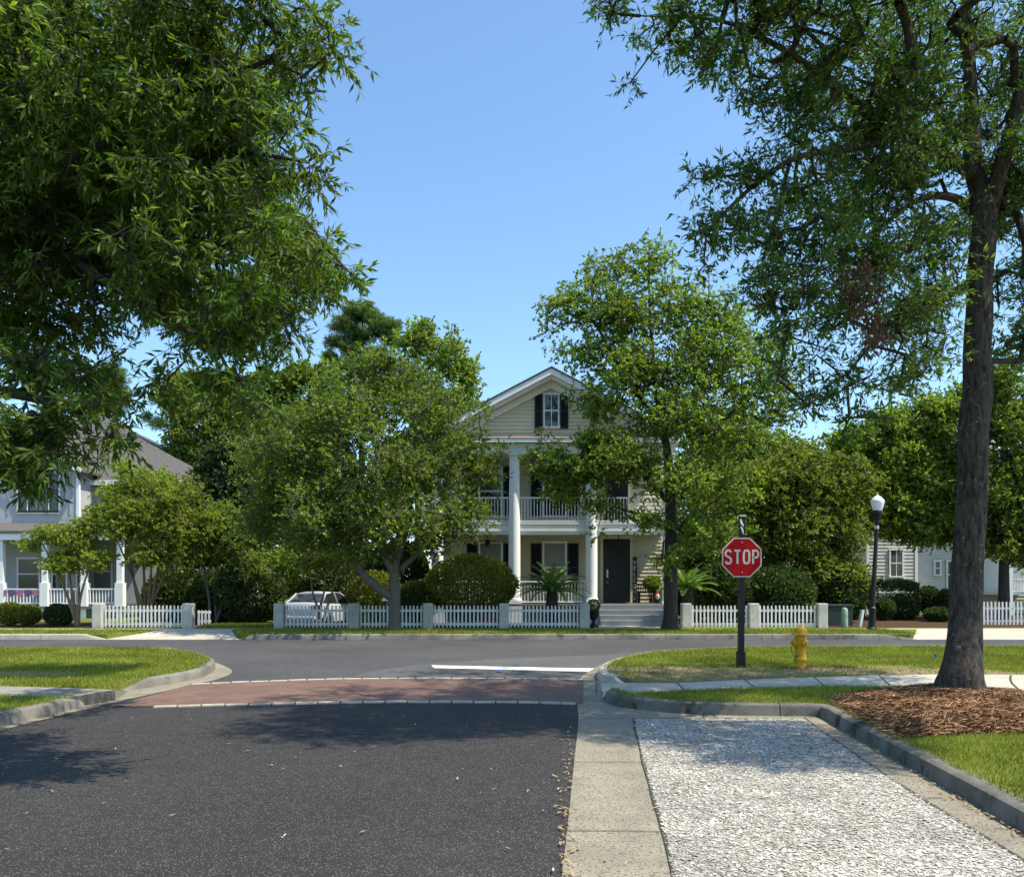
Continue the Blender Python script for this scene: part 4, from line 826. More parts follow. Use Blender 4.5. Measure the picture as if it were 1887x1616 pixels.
pickets(r, X(1796,29.2), X(2250,29.2), 29.2, Zh(1108,29.2), .17, .125, .055, (.30,.72)); 
r = thing('picket_fence', 'dim low wooden fence piece in shade right of the left pillars', 'fence', (X(362,29), 29, .13))
pickets(r, X(363,29), X(388,29), 29, Zh(1124,29), .17, .12, .06, (.3,.6))

# ------------------------------------------------------------------ houses
def clap(mb, x0, x1, y, z0, z1, st=.13, fn=None, out=.034):      # lapped boards facing -Y
    z = z0
    while z < z1-.01:
        t = min(z+st, z1); a, b = (x0, x1) if fn is None else fn(t)
        a0, b0 = (x0, x1) if fn is None else fn(z)
        if b-a > .02: mb.add([(a0,y-out,z),(b0,y-out,z),(b,y-.002,t),(a,y-.002,t),(a0,y,z),(b0,y,z)], [(0,1,2,3),(4,5,1,0)])
        z += st
    return mb
def window(root, x0, x1, y, z0, z1, frame='white', glass='glass', lites=True, sill=True, fw=.07, name='window'):
    mb = MB(); f = fw
    mb.box(x0-f, x0, y-.05, y, z0, z1).box(x1, x1+f, y-.05, y, z0, z1).box(x0-f-.02, x1+f+.02, y-.06, y, z1, z1+f*1.2)
    if sill: mb.box(x0-f-.03, x1+f+.03, y-.09, y, z0-.07, z0)
    zm = (z0+z1)/2; mb.box(x0, x1, y-.04, y, zm-.025, zm+.025)
    if lites: mb.box((x0+x1)/2-.014, (x0+x1)/2+.014, y-.035, y, z0, z1)
    fr = mb.build(name, M[frame], root); MB().box(x0, x1, y-.022, y-.001, z0, z1).build('pane', M[glass], fr); return fr
def shutter(root, x0, x1, y, z0, z1):
    mb = MB(); mb.box(x0, x0+.05, y-.05, y-.01, z0, z1).box(x1-.05, x1, y-.05, y-.01, z0, z1)
    for z in (z0, (z0+z1)/2-.03, z1-.06): mb.box(x0+.05, x1-.05, y-.05, y-.01, z, z+.06)
    z = z0+.06
    while z < z1-.07: mb.add([(x0+.05,y-.045,z),(x1-.05,y-.045,z),(x1-.05,y-.02,z+.04),(x0+.05,y-.02,z+.04)], [(0,1,2,3)]); z += .045
    mb.box(x0+.04, x1-.04, y-.018, y-.012, z0+.02, z1-.02); mb.build('shutter', M['shutter'], root)
def railing(root, x0, x1, y, zb, zt, step=.107, w=.028, name='railing', m='white'):
    mb = MB(); mb.box(x0, x1, y-.04, y+.04, zt-.05, zt).box(x0, x1, y-.025, y+.025, zb, zb+.05); n = int((x1-x0)/step)
    for k in range(n):
        x = x0+(k+.5)*(x1-x0)/n; mb.box(x-w/2, x+w/2, y-w/2, y+w/2, zb+.05, zt-.05)
    return mb.build(name, M[m], root)
YC, YW = 30.5, 32.5
hs = thing('cream_house', 'cream two storey house with white columns and a pedimented double porch', 'house', (X(1019,YW), YW, .13))
cxs = [X(p, YC) for p in (806, 948, 1090, 1232)]; hx0, hx1 = cxs[0]-.12, cxs[3]+.12
ZF, ZD0, ZD1, ZE0, ZE1 = Zh(1112,YC), Zh(985,YC), Zh(963,YC), Zh(836,YC), Zh(806,30.1)
PKx, PKz = X(1016,30.1), Zh(680,30.1)
# walls
mb = MB(); clap(mb, hx0, hx1, YW, ZF, ZE1+.1, .14); mb.build('wall', M['beige'], hs)
mb = MB(); mb.box(hx0, hx1, YW+.003, YW+11, .1, ZE1+.15); mb.build('wall', M['beige'], hs)
mb = MB()
sl_ = (PKz-.32-ZE1)/(PKx-(hx0-.25))
clap(mb, hx0, hx1, 30.62, ZE1+.10, PKz-.5, .135, lambda z: (PKx-(PKx-hx0)*max(0, (PKz-.33-z))/(PKz-.33-ZE1), PKx+(hx1-PKx)*max(0, (PKz-.33-z))/(PKz-.33-ZE1)))
g = mb.build('gable', M['cream'], hs)
mb = MB(); mb.add([(hx0,30.64,ZE1-.02),(hx1,30.64,ZE1-.02),(PKx,30.64,PKz-.3),(hx0,YW+11,ZE1-.02),(hx1,YW+11,ZE1-.02),(PKx,YW+11,PKz-.3)], [(0,1,2),(3,5,4)]); mb.build('gable', M['cream'], hs)
# raking cornice: outer board proud, inner frieze behind
def rake(x0, z0, x1, z1, th, y0, y1, name, m):
    mb = MB()
    vs = [(x0,y0,z0),(x1,y0,z1),(x1,y0,z1-th),(x0,y0,z0-th)]; vs += [(a,y1,c) for a,b_,c in vs]
    mb.add(vs, [(0,1,2,3),(7,6,5,4),(0,4,5,1),(1,5,6,2),(2,6,7,3),(3,7,4,0)]); return mb.build(name, m, hs)
ex0, ex1 = X(788,30.1), 2*PKx-X(788,30.1); ez = Zh(799,30.1)
for x in (ex0, ex1):
    sg = 1 if x > PKx else -1
    rake(x, ez, PKx, PKz, .21, 29.98, 30.10, 'raking_cornice', M['white'])
    rake(x, ez-.215, PKx, PKz-.215, .10, 30.1, 30.62, 'soffit_board', M['white'])
    rake(x-sg*.2, ez-.26, PKx, PKz-.325, .24, 30.50, 30.59, 'raking_frieze', M['white'])
# roof
mb = MB()
for sg, x in ((-1, ex0-.05), (1, ex1+.05)):
    mb.add([(x,29.95,ez+.03),(PKx,29.95,PKz+.07),(PKx,YW+11.3,PKz+.07),(x,YW+11.3,ez+.03),(x,29.95,ez-.0),(PKx,29.95,PKz+.02),(PKx,YW+11.3,PKz+.02),(x,YW+11.3,ez-.0)],
           [(0,1,2,3),(7,6,5,4),(0,4,5,1),(1,5,6,2),(2,6,7,3),(3,7,4,0)])
rf = mb.build('roof', M['shingle'], hs)
MB().box(PKx-1.8, PKx-1.35, 36, 36.5, PKz-.5, PKz+.25).build('chimney', M['foundation'], rf)
# entablature
mb = MB(); mb.box(hx0-.1, hx1+.1, 30.28, 30.75, ZE0, ZE0+.30).box(hx0-.16, hx1+.16, 30.22, 30.75, ZE0+.30, ZE0+.36).box(ex0, ex1, 30.02, 30.75, ZE1-.17, ZE1-.02).box(hx0-.2, hx1+.2, 30.14, 30.75, ZE0+.36, ZE1-.17)
mb.build('entablature', M['white'], hs)
MB().add([(ex0,30.0,ZE1-.016),(ex1,30.0,ZE1-.016),(ex1,30.58,ZE1+.15),(ex0,30.58,ZE1+.15)], [(0,1,2,3)]).build('flashing', M['tan'], hs)
# side walls of porch roof, ceiling, decks
MB().box(hx0, hx1, 30.76, YW-.03, ZE0+.05, ZE0+.12).build('porch_ceiling', M['beige'], hs)
mb = MB(); mb.box(hx0-.05, hx1+.05, 30.44, YW-.03, ZD1-.05, ZD1).box(hx0, hx1, 30.48, 30.60, ZD0+.17, ZD1-.05).box(hx0-.03, hx1+.03, 30.45, 30.60, ZD0+.12, ZD0+.17).box(hx0, hx1, 30.50, 30.60, ZD0, ZD0+.12); mb.build('balcony', M['white'], hs)
MB().box(hx0, hx1, 30.61, YW-.03, ZD0+.1, ZD0+.16).build('porch_ceiling', M['beige'], hs)
MB().box(hx0-.05, hx1+.05, 30.25, YW-.03, ZF-.08, ZF-.01).build('porch_floor', M['deck'], hs)
MB().box(hx0, hx1, 30.34, 30.46, .1, ZF-.08).build('foundation', M['foundation'], hs)
for x in cxs:
    mb = MB(); c = (x, YC, 0); h = ZE0-.0
    mb.lathe([(.215,ZF+.10),(.235,ZF+.13),(.235,ZF+.17),(.205,ZF+.20),(.205,ZF+.24),(.208,ZF+1.6),(.203,ZF+2.6),(.19,ZF+3.8),(.172,h-.30),(.172,h-.26),(.19,h-.25),(.19,h-.22),(.172,h-.21),(.172,h-.13),(.215,h-.07)], c, 28)
    col = mb.build('column', M['white'], hs, True)
    MB().box(x-.26, x+.26, YC-.26, YC+.26, ZF-.01, ZF+.10).build('plinth', M['white'], col); MB().box(x-.24, x+.24, YC-.24, YC+.24, h-.07, h-.003).build('capital', M['white'], col)
    MB().box(x-.27, x+.27, YC-.27, YC+.27, .1, ZF-.09).build('pier', M['white'], col)
for a, b in zip(cxs, cxs[1:]): railing(hs, a+.2, b-.2, YC, Zh(961.5,YC), Zh(916,YC))
for a, b in list(zip(cxs, cxs[1:]))[:2]: railing(hs, a+.2, b-.2, YC, Zh(1110,YC), Zh(1070,YC))
# openings
def hw(px0, px1, py0, py1, gl='blind', sh=(1, 1), shw=20):
    Y = YW-.02; window(hs, X(px0,Y), X(px1,Y), Y, Zh(py1,Y), Zh(py0,Y), glass=gl, lites=False)
    if sh[0]: shutter(hs, X(px0-5-shw,Y), X(px0-5,Y), Y, Zh(py1,Y), Zh(py0,Y))
    if sh[1]: shutter(hs, X(px1+5,Y), X(px1+5+shw,Y), Y, Zh(py1,Y), Zh(py0,Y))
hw(1003, 1041, 1001, 1090); hw(885, 923, 1001, 1090); 
hw(1003, 1041, 860, 950, 'glass'); hw(885, 923, 860, 950, 'glass')
Y = YW-.02
def panel_door(px0, px1, py0, py1, handle=True):
    x0, x1, z0, z1 = X(px0,Y), X(px1,Y), Zh(py1,Y), Zh(py0,Y); mb = MB(); mb.box(x0-.10, x0, Y-.06, Y, z0, z1).box(x1, x1+.10, Y-.06, Y, z0, z1).box(x0-.12, x1+.12, Y-.07, Y, z1, z1+.12); mb.build('door_frame', M['cream'], hs)
    mb = MB(); mb.box(x0, x1, Y-.03, Y, z0, z1)
    wd = x1-x0; ht = z1-z0
    for (u0, u1) in ((.10,.46),(.54,.90)):
        for (v0, v1) in ((.05,.26),(.30,.58),(.62,.78),(.83,.96)): mb.box(x0+wd*u0, x0+wd*u1, Y-.042, Y-.03, z0+ht*v0, z0+ht*v1)
    d = mb.build('door', M['door'], hs, bevel=.004)
    if handle: MB().box(x0+.13, x0+.19, Y-.07, Y-.043, z0+.95, z0+1.25).lathe([(.035,0),(.035,.05),(.01,.07)], (x0+.16, Y-.04, z0+.78), 12, (0,-1,0)).build('handle', M['metal'], d)
    return d
panel_door(1111, 1161, 993, 1111); panel_door(1115, 1157, 868, 962, False)
gw = window(hs, X(1004,30.6), X(1028,30.6), 30.60, Zh(786,30.6), Zh(728,30.6), fw=.05)
shutter(hs, X(985,30.6), X(1000,30.6), 30.60, Zh(790,30.6), Zh(726,30.6)); shutter(hs, X(1032,30.6), X(1047,30.6), 30.60, Zh(790,30.6), Zh(726,30.6))
# steps
mb = MB(); x0, x1 = X(1102,30), X(1226,30); nst = 4; rz = (ZF-.02-.15)/nst; tr = MB()
for k in range(nst):
    y1 = 30.24-.0; y0 = 30.24-.30*(nst-k); zt = .15+rz*(k+1)
    mb.box(x0+.01, x1-.01, y0+.03, y0+.33, .13, zt-.04); tr.box(x0, x1, y0, y0+.33, zt-.038, zt)
st = mb.build('steps', pmat('riser_shaded', (.42, .42, .42), (.36, .36, .36), 3, .6), hs); tr.build('tread', M['step'], st)  # risers greyed in colour to stand for shade
MB().box(x0-.14, x0-.005, 29.9, 30.24, .13, ZF+.02).build('stair_post', M['white'], hs); MB().box(x1+.005, x1+.12, 29.9, 30.24, .13, ZF+.02).build('stair_post', M['white'], hs)
for k in range(3): pass
for px in (898, 1140):
    x = X(px, 31.4); z = ZD0+.1; f = thing('ceiling_fan', 'dark ceiling fan under the lower porch ceiling, %s' % ('left of the second column' if px < 1000 else 'in front of the front door'), 'ceiling fan', (x, 31.4, z-.3))
    MB().tube([(x,31.4,z),(x,31.4,z-.28)], .018, 8).lathe([(.03,-.22),(.10,-.26),(.11,-.34),(.06,-.40),(.07,-.46),(.02,-.5)], (x,31.4,z), 16).build('motor', M['black'], f, True)
    for k in range(5):
        a = k*2*math.pi/5+.3; MB().bar((x+math.cos(a)*.1,31.4+math.sin(a)*.1,z-.3), (x+math.cos(a)*.62,31.4+math.sin(a)*.62,z-.31), .12, .012).build('blade', M['black'], f)
# stroke lettering
GL_ = {'S': [[(.9,.82),(.72,.97),(.3,.97),(.08,.82),(.1,.62),(.35,.53),(.68,.46),(.92,.34),(.92,.16),(.7,.03),(.28,.03),(.06,.18)]], 'T': [[(.0,.95),(1,.95)],[(.5,.95),(.5,0)]],
       'O': [[(.5,.97),(.2,.93),(.07,.75),(.07,.25),(.2,.07),(.5,.03),(.8,.07),(.93,.25),(.93,.75),(.8,.93),(.5,.97)]], 'P': [[(.1,0),(.1,.95),(.65,.95),(.9,.82),(.9,.58),(.65,.45),(.1,.45)]],
       'W': [[(0,1),(.25,0),(.5,.8),(.75,0),(1,1)]], 'E': [[(.9,.96),(.1,.96),(.1,.04),(.9,.04)],[(.1,.5),(.75,.5)]], 'L': [[(.1,1),(.1,.04),(.9,.04)]],
       'C': [[(.92,.8),(.75,.95),(.3,.95),(.08,.75),(.08,.25),(.3,.05),(.75,.05),(.92,.2)]], 'M': [[(.05,0),(.05,1),(.5,.3),(.95,1),(.95,0)]]}
def letter(mb, ch, x, z, w, h, sw, y, th=.003):
    for k_, st in enumerate(GL_[ch]):
        y = y - .0008*k_; p = [Vector((x+a*w, z+b*h)) for a, b in st]; closed = (p[0]-p[-1]).length < 1e-5; n = len(p); A, Bv = [], []
        for i in range(n):
            if closed: t0 = (p[i]-p[i-1 if i else n-2]).normalized(); t1 = (p[(i+1) if i < n-1 else 1]-p[i]).normalized()
            else: t0 = (p[i]-p[i-1]).normalized() if i else (p[1]-p[0]).normalized(); t1 = (p[i+1]-p[i]).normalized() if i < n-1 else t0
            t = (t0+t1).normalized(); nn = Vector((-t.y, t.x)); c = max(.5, t.dot(t1)); A.append(p[i]+nn*sw/2/c); Bv.append(p[i]-nn*sw/2/c)
        b = len(mb.v)
        for a, c in zip(A, Bv): mb.v += [(a.x, y, a.y), (c.x, y, c.y)]
        for i in range(n-1): mb.f.append((b+2*i, b+2*i+1, b+2*i+3, b+2*i+2))
def octagon(mb, cx, cz, r, y0, y1):
    a = [(cx+r/math.cos(math.pi/8)*math.cos(math.pi/8+k*math.pi/4), cz+r/math.cos(math.pi/8)*math.sin(math.pi/8+k*math.pi/4)) for k in range(8)]
    vs = [(x, y0, z) for x, z in a]+[(x, y1, z) for x, z in a]; mb.add(vs, [tuple(range(8)), tuple(range(8,16))[::-1]]+[(k, (k+1)%8, 8+(k+1)%8, 8+k) for k in range(8)]); return mb
# porch things
Yp = 32.2; wb = thing('welcome_board', 'tall narrow black board lettered WELCOME leaning beside the front door', 'sign', (X(1170,Yp), Yp, ZF))
xl, xr = X(1165.5,Yp), X(1174,Yp); MB().box(xl, xr, Yp-.03, Yp, ZF-.01, Zh(1026,Yp)).build('board', M['black'], wb, bevel=.004)
mb = MB(); hh = (Zh(1030,Yp)-ZF-.08)/7
for i, ch in enumerate('WELCOME'): letter(mb, ch, xl+.04, Zh(1030,Yp)-hh*(i+1)+.02, (xr-xl)-.08, hh*.68, .026, Yp-.034)
mb.build('lettering', M['signwhite'], wb)
bn = thing('porch_bench', 'dark wooden bench on the porch right of the front door', 'bench', (X(1195,31.9), 31.9, ZF)); x0, x1 = X(1176,31.9), X(1214,31.9)
MB().box(x0, x1, 31.7, 32.1, ZF+.36, ZF+.42).build('seat', M['bench'], bn); mb = MB(); mb.box(x0, x1, 32.1, 32.13, ZF+.62, ZF+.68)
for k in range(9): xx = x0+.03+k*(x1-x0-.08)/8; mb.box(xx, xx+.03, 32.105, 32.125, ZF+.42, ZF+.62)
mb.build('backrest', M['bench'], bn)
for xx in (x0, x1-.05):
    for yy in (31.7, 32.05): MB().box(xx, xx+.05, yy, yy+.05, ZF-.01, ZF+.36).build('leg', M['bench'], bn)
gx_, gy_ = X(1211,31.3), 31.3; gn = thing('garden_gnome', 'small garden gnome with a pale beard and red pointed hat beside the porch bench', 'gnome', (gx_, gy_, ZF))
MB().lathe([(.09,-.01),(.11,.1),(.10,.2),(.06,.27)], (gx_,gy_,ZF), 16).build('body', M['black'], gn, True); MB().lathe([(.02,.08),(.07,.18),(.075,.27),(.05,.32)], (gx_,gy_-.06,ZF), 14).build('beard', M['gnomewhite'], gn, True); MB().lathe([(.08,.28),(.07,.33),(.035,.42),(.01,.5)], (gx_,gy_,ZF), 14).build('hat', M['gnomered'], gn, True)
shrub('potted_fern', 'leafy green plant on the porch bench by the sunlit siding', 'plant', 1201, 1075, 31.7, 14, 12, .22, 500, 'leaf_light', 91, (.09,.05))
# urn with topiary ball
ux, uy = X(1094,28.1), 28.1; u = thing('urn_planter', 'black pedestal urn holding a clipped green topiary ball beside the entrance path', 'planter', (ux, uy, .15))
MB().lathe([(.16,0),(.16,.05),(.09,.09),(.05,.16),(.06,.22),(.12,.27),(.17,.38),(.19,.50),(.21,.52)], (ux,uy,.15), 20).build('urn', M['black'], u, True)
rg = np.random.default_rng(8); d = rg.normal(size=(2600,3)); d /= np.linalg.norm(d, axis=1, keepdims=True); V, Fq = leaves_np(np.array((ux,uy,.15+.70))+d*.21*(rg.random((2600,1))**.12), d*.5+rg.normal(size=(2600,3))*.5, np.full(2600,.035), np.full(2600,.022), rg, .3, .1, 1); np_mesh('topiary_ball', V, Fq, M['leaf_mid'], u)
# lantern-topped garden ornament by the pillar
ox, oy = X(1078,28.3), 28.3; on = thing('garden_statue', 'slim pale garden ornament with a curled top standing behind the last fence pillar', 'garden ornament', (ox, oy, .15))
MB().lathe([(.09,0),(.09,.5),(.05,.55),(.045,.9),(.07,.95),(.07,1.0),(.03,1.04),(.03,1.1)], (ox,oy,.15), 12).build('shaft', M['stucco'], on, True)
MB().tube([(ox,oy,1.24),(ox+.03,oy,1.34),(ox+.07,oy,1.38),(ox+.05,oy,1.44),(ox+.01,oy,1.43)], .02, 8).build('finial', M['metal'], on, True)
ox = X(709,28.2); on = thing('garden_lantern', 'small white bell shaped garden lantern behind the fence left of the grey trunk', 'lantern', (ox, 28.2, .15))
MB().tube([(ox,28.2,.14),(ox,28.2,1.02)], .018, 8).build('post', M['black'], on); MB().lathe([(.11,1.0),(.09,1.04),(.05,1.08),(.045,1.16),(.01,1.18)], (ox,28.2,0), 14).build('shade', M['white'], on, True)

# ---- left grey house
YL, YLw = 35.0, 37.0
gh = thing('grey_house', 'grey two storey house with dark hipped roof and white porch on the left', 'house', (X(60,YLw), YLw, .13))
gx0, gx1 = X(-110,YLw), X(142,YLw); bx1 = X(352,38.6); zp = Zh(1117,YL)
MB().box(gx0, gx1, YLw, YLw+8, .1, Zh(868,YLw)).build('wall', M['lilac'], gh)
MB().box(gx0+.3, bx1, 38.6, 50, .1, Zh(884,38.6)).build('wall', M['lilac'], gh)
mb = MB()
xx = gx0+.2
while xx < gx1: mb.box(xx, xx+.05, YLw-.03, YLw-.002, Zh(948,YLw), Zh(870,YLw)); xx += .38
mb.build('batten', M['lilac'], gh)
MB().box(gx1-.02, gx1+.10, YLw-.04, YLw+.1, .5, Zh(868,YLw)).build('corner_board', M['white'], gh)
ze = Zh(884,38.6); pk = P(185,765,43); ex = X(392,38.2); exl = X(-260,38.2)
pkl = Vector((X(90,43), 43, pk.z))
mb = MB(); mb.add([(exl,38.2,ze),(ex,38.2,ze-.1),(ex,50.5,ze-.1),(exl,50.5,ze),tuple(pk),tuple(pkl),(exl,38.2,ze-.16),(ex,38.2,ze-.26),(ex,50.5,ze-.26),(exl,50.5,ze-.16)], [(0,1,4,5),(1,2,4),(2,3,5,4),(3,0,5),(0,6,7,1),(1,7,8,2),(2,8,9,3),(3,9,6,0),(6,9,8,7)]); mb.build('roof', M['shingle'], gh)
MB().box(exl, ex, 38.12, 38.19, ze-.28, ze-.07).build('fascia', M['white'], gh)
gp = P(28,782,36.6); zl = Zh(864,36.6); mb = MB()
for x in (X(-150,36.6), X(150,36.6)): mb.add([(x,36.6,zl),(gp.x,36.6,gp.z),(gp.x,43,gp.z),(x,43,zl),(x,36.6,zl-.12),(gp.x,36.6,gp.z-.12),(gp.x,43,gp.z-.12),(x,43,zl-.12)], [(0,1,2,3),(7,6,5,4),(0,4,5,1),(2,6,7,3),(3,7,4,0)])
mb.build('roof', M['shingle'], gh)
MB().add([(gx0,YLw-.01,Zh(868,YLw)),(gx1,YLw-.01,Zh(868,YLw)),(gp.x,YLw-.01,gp.z-.25)], [(0,1,2)]).build('gable', M['lilac'], gh)
mb = MB()
for x in (X(-150,36.6), X(150,36.6)): mb.bar((x,36.55,zl-.12), (gp.x,36.55,gp.z-.14), .04, .2)
mb.build('raking_cornice', M['white'], gh)
Yq = YLw-.035; window(gh, X(55,Yq), X(88,Yq), Yq, Zh(941,Yq), Zh(877,Yq), 'black', 'blind', fw=.05)
for a, b in ((36,50),(93,107)): window(gh, X(a,Yq), X(b,Yq), Yq-.0, Zh(941,Yq), Zh(877,Yq), 'black', 'glass', lites=False, fw=.03)
MB().box(X(32,Yq), X(111,Yq), Yq-.03, Yq, Zh(947,Yq), Zh(943.5,Yq)).box(X(31.5,Yq), X(34.5,Yq), Yq-.04, Yq-.001, Zh(943,Yq), Zh(873,Yq)).box(X(108.5,Yq), X(111.5,Yq), Yq-.04, Yq-.001, Zh(943,Yq), Zh(873,Yq)).box(X(51,Yq), X(53,Yq), Yq-.07, Yq-.001, Zh(943,Yq), Zh(875,Yq)).box(X(90,Yq), X(92,Yq), Yq-.07, Yq-.001, Zh(943,Yq), Zh(875,Yq)).build('window_trim', M['white'], gh)
pz0, pz1 = Zh(978,34.7), Zh(948,YLw); px1 = X(232,34.7)
MB().add([(X(-150,34.7),34.7,pz0),(px1,34.7,pz0),(px1,YLw+1.7,pz1),(X(-150,34.7),YLw+1.7,pz1),(X(-150,34.7),34.7,pz0-.1),(px1,34.7,pz0-.1),(px1,YLw+1.7,pz1-.1),(X(-150,34.7),YLw+1.7,pz1-.1)], [(0,1,2,3),(4,7,6,5),(0,4,5,1),(1,5,6,2)]).build('porch_roof', M['shingle'], gh)
MB().box(X(-150,34.7), px1, 34.75, 34.87, pz0-.36, pz0-.105).build('porch_beam', M['white'], gh)
MB().box(X(-150,YL), px1-.1, 34.8, 38.5, zp-.1, zp).build('porch_floor', M['deck'], gh)
MB().box(X(-150,YL), px1-.15, 34.9, 35.0, .1, zp-.1).build('foundation', M['foundation'], gh)
for px in (3, 84, 156, 222):
    x = X(px, YL); c = MB().box(x-.11, x+.11, YL-.11, YL+.11, .12, pz0-.36).build('column', M['white'], gh)
    MB().box(x-.16, x+.16, YL-.16, YL+.16, zp+.005, zp+.95).build('pedestal', M['white'], c)
for a, b in ((-90,3),(3,84),(84,156),(156,222)): railing(gh, X(a,YL)+.17, X(b,YL)-.17, YL, zp+.10, Zh(1084,YL), .12, .04)
Yq = YLw-.003; window(gh, X(35,Yq), X(72,Yq), Yq, Zh(1085,Yq), Zh(1030,Yq), 'white', 'glass', False); window(gh, X(98,Yq), X(122,Yq), Yq, Zh(1085,Yq), Zh(1030,Yq), 'white', 'glass', False)
window(gh, X(172,38.58), X(205,38.58), 38.58, Zh(1085,38.58), Zh(1020,38.58), 'white', 'blind', False)
bt = thing('bunting', 'pink and purple bunting hung along the left porch railing', 'bunting', (X(35,34.85), 34.85, Zh(1088,34.85)))
for k in range(5):
    xc = X(6+k*15, 34.85); mb = MB(); z = Zh(1087, 34.85); r_ = .15; vs = [(xc, 34.85, z)]+[(xc+r_*math.cos(math.pi+a*math.pi/10), 34.85-.01*(a%2), z+r_*1.9*math.sin(math.pi+a*math.pi/10)) for a in range(11)]
    mb.add(vs+[(x_, y_+.012, z_) for x_, y_, z_ in vs], [(0,i,i+1) for i in range(1,11)]+[(12,12+i+1,12+i) for i in range(1,11)]); mb.build('pennant', M['purple' if k % 2 else 'pinkcloth'], bt)

# ---- right white house
YR = 40.0
wh = thing('white_house', 'pale clapboard house behind the hedge on the right', 'house', (X(1680,YR), YR, .13))
ztop = Zh(880, YR)
mb = MB(); clap(mb, X(1600,YR), X(1686,YR), YR, .3, ztop, .16, out=.03); clap(mb, X(1690,YR+.6), X(2000,YR+.6), YR+.6, .3, ztop, .16, out=.03); mb.build('wall', M['wsiding'], wh)
MB().box(X(1600,YR), X(1686,YR), YR+.003, YR+9, .1, ztop).box(X(1686,YR)+.01, X(2000,YR+.6), YR+.603, YR+9, .1, ztop).build('wall', M['wsiding'], wh)
MB().box(X(1685.5,YR), X(1690.5,YR), YR-.05, YR+.6, .1, ztop).build('corner_board', M['white'], wh); MB().box(X(1597,YR), X(1600,YR), YR-.05, YR+.1, .1, ztop).build('corner_board', M['white'], wh)
Yq = YR-.03; window(wh, X(1641,Yq), X(1662,Yq), Yq, Zh(1061,Yq), Zh(1014,Yq)); Yq = YR+.57; window(wh, X(1723,Yq), X(1731,Yq), Yq, Zh(1058,Yq), Zh(1035,Yq), lites=False); window(wh, X(1746,Yq), X(1762,Yq), Yq, Zh(1082,Yq), Zh(1035,Yq)); window(wh, X(1640,Yq), X(1661,YR-.03), YR-.03, Zh(975,YR), Zh(925,YR))
rx0, rx1 = X(1585,YR), X(2010,YR); mb = MB(); mb.add([(rx0,YR-.5,ztop),(rx1,YR-.5,ztop),(rx1,YR+9.5,ztop),(rx0,YR+9.5,ztop),(rx0+3,YR+4.5,ztop+2.4),(rx1-3,YR+4.5,ztop+2.4)], [(0,1,5,4),(1,2,5),(2,3,4,5),(3,0,4),(0,3,2,1)]); mb.build('roof', M['shingle'], wh)
railing(wh, X(1862,38), X(2000,38), 38, Zh(1090,38), Zh(1066,38), .12, .04); MB().box(X(1860,38), X(2000,38), 38.05, YR+.5, Zh(1096,38), Zh(1091,38)).build('porch_floor', M['white'], wh)
for px in (1862, 1930): MB().box(X(px,38)-.08, X(px,38)+.08, 37.95, 38.1, .1, Zh(960,38)).build('column', M['white'], wh)
MB().box(X(1858,38), X(2000,38), 37.8, YR+.55, Zh(960,38), Zh(948,38)).build('porch_roof', M['shingle'], wh)

# ------------------------------------------------------------------ stop sign
s0 = G(1365, 1229, .14); sx, sy = s0.x, s0.y; sg = thing('stop_sign', 'red octagonal STOP sign on a black square post on the corner grass', 'sign', (sx, sy, .13))
sc_ = sy/F; top = Zh(950, sy); cx2, cz2 = X(1367.5, sy-.08), Zh(1027, sy-.08); rr = 36.3*sc_
mb = MB(); mb.bar((sx, sy, .1), (X(1367.5,sy), sy, top), .098); mb.build('post', M['black'], sg, bevel=.004)
mb = MB(); mb.box(sx-.068, sx+.068, sy-.068, sy+.068, .1, .42); mb.build('sleeve', M['black'], sg, bevel=.006)
mb = MB(); mb.box(X(1367.5,sy)-.058, X(1367.5,sy)+.058, sy-.058, sy+.058, top-.02, top+.012); mb.build('cap', M['metal'], sg)
octagon(MB(), cx2, cz2, rr, sy-.068, sy-.062).build('border', M['signwhite'], sg); octagon(MB(), cx2, cz2, rr*.935, sy-.0725, sy-.0685).build('face', M['red'], sg)
mb = MB(); lh = rr*.70; lw = rr*.325; tot = 4*lw+3*rr*.135; xx = cx2-tot/2
for ch in 'STOP': letter(mb, ch, xx, cz2-lh/2+.01, lw, lh, rr*.10, sy-.0745); xx += lw+rr*.135
mb.build('lettering', M['signwhite'], sg)
for dz in (1, -1): MB().lathe([(.013,0),(.013,.006),(.006,.009)], (cx2, sy-.073, cz2+dz*rr*.76), 10, (0,-1,0)).build('bolt', M['metal'], sg)
mb = MB(); px_ = X(1367.5,sy)-.05; y_ = sy-.0515
mb.add([(px_,y_,top-.07),(px_+.02,y_,top-.06),(px_+.062,y_,top-.16),(px_+.06,y_,top-.20),(px_+.01,y_,top-.14)], [(0,1,2,3,4)]); mb.add([(px_+.005,y_,top-.20),(px_+.035,y_,top-.20),(px_+.065,y_,top-.26),(px_+.07,y_,top-.34),(px_+.04,y_,top-.30),(px_+.03,y_,top-.25)], [(0,1,2,3,4,5)]); mb.build('tape_remnant', M['white'], sg)
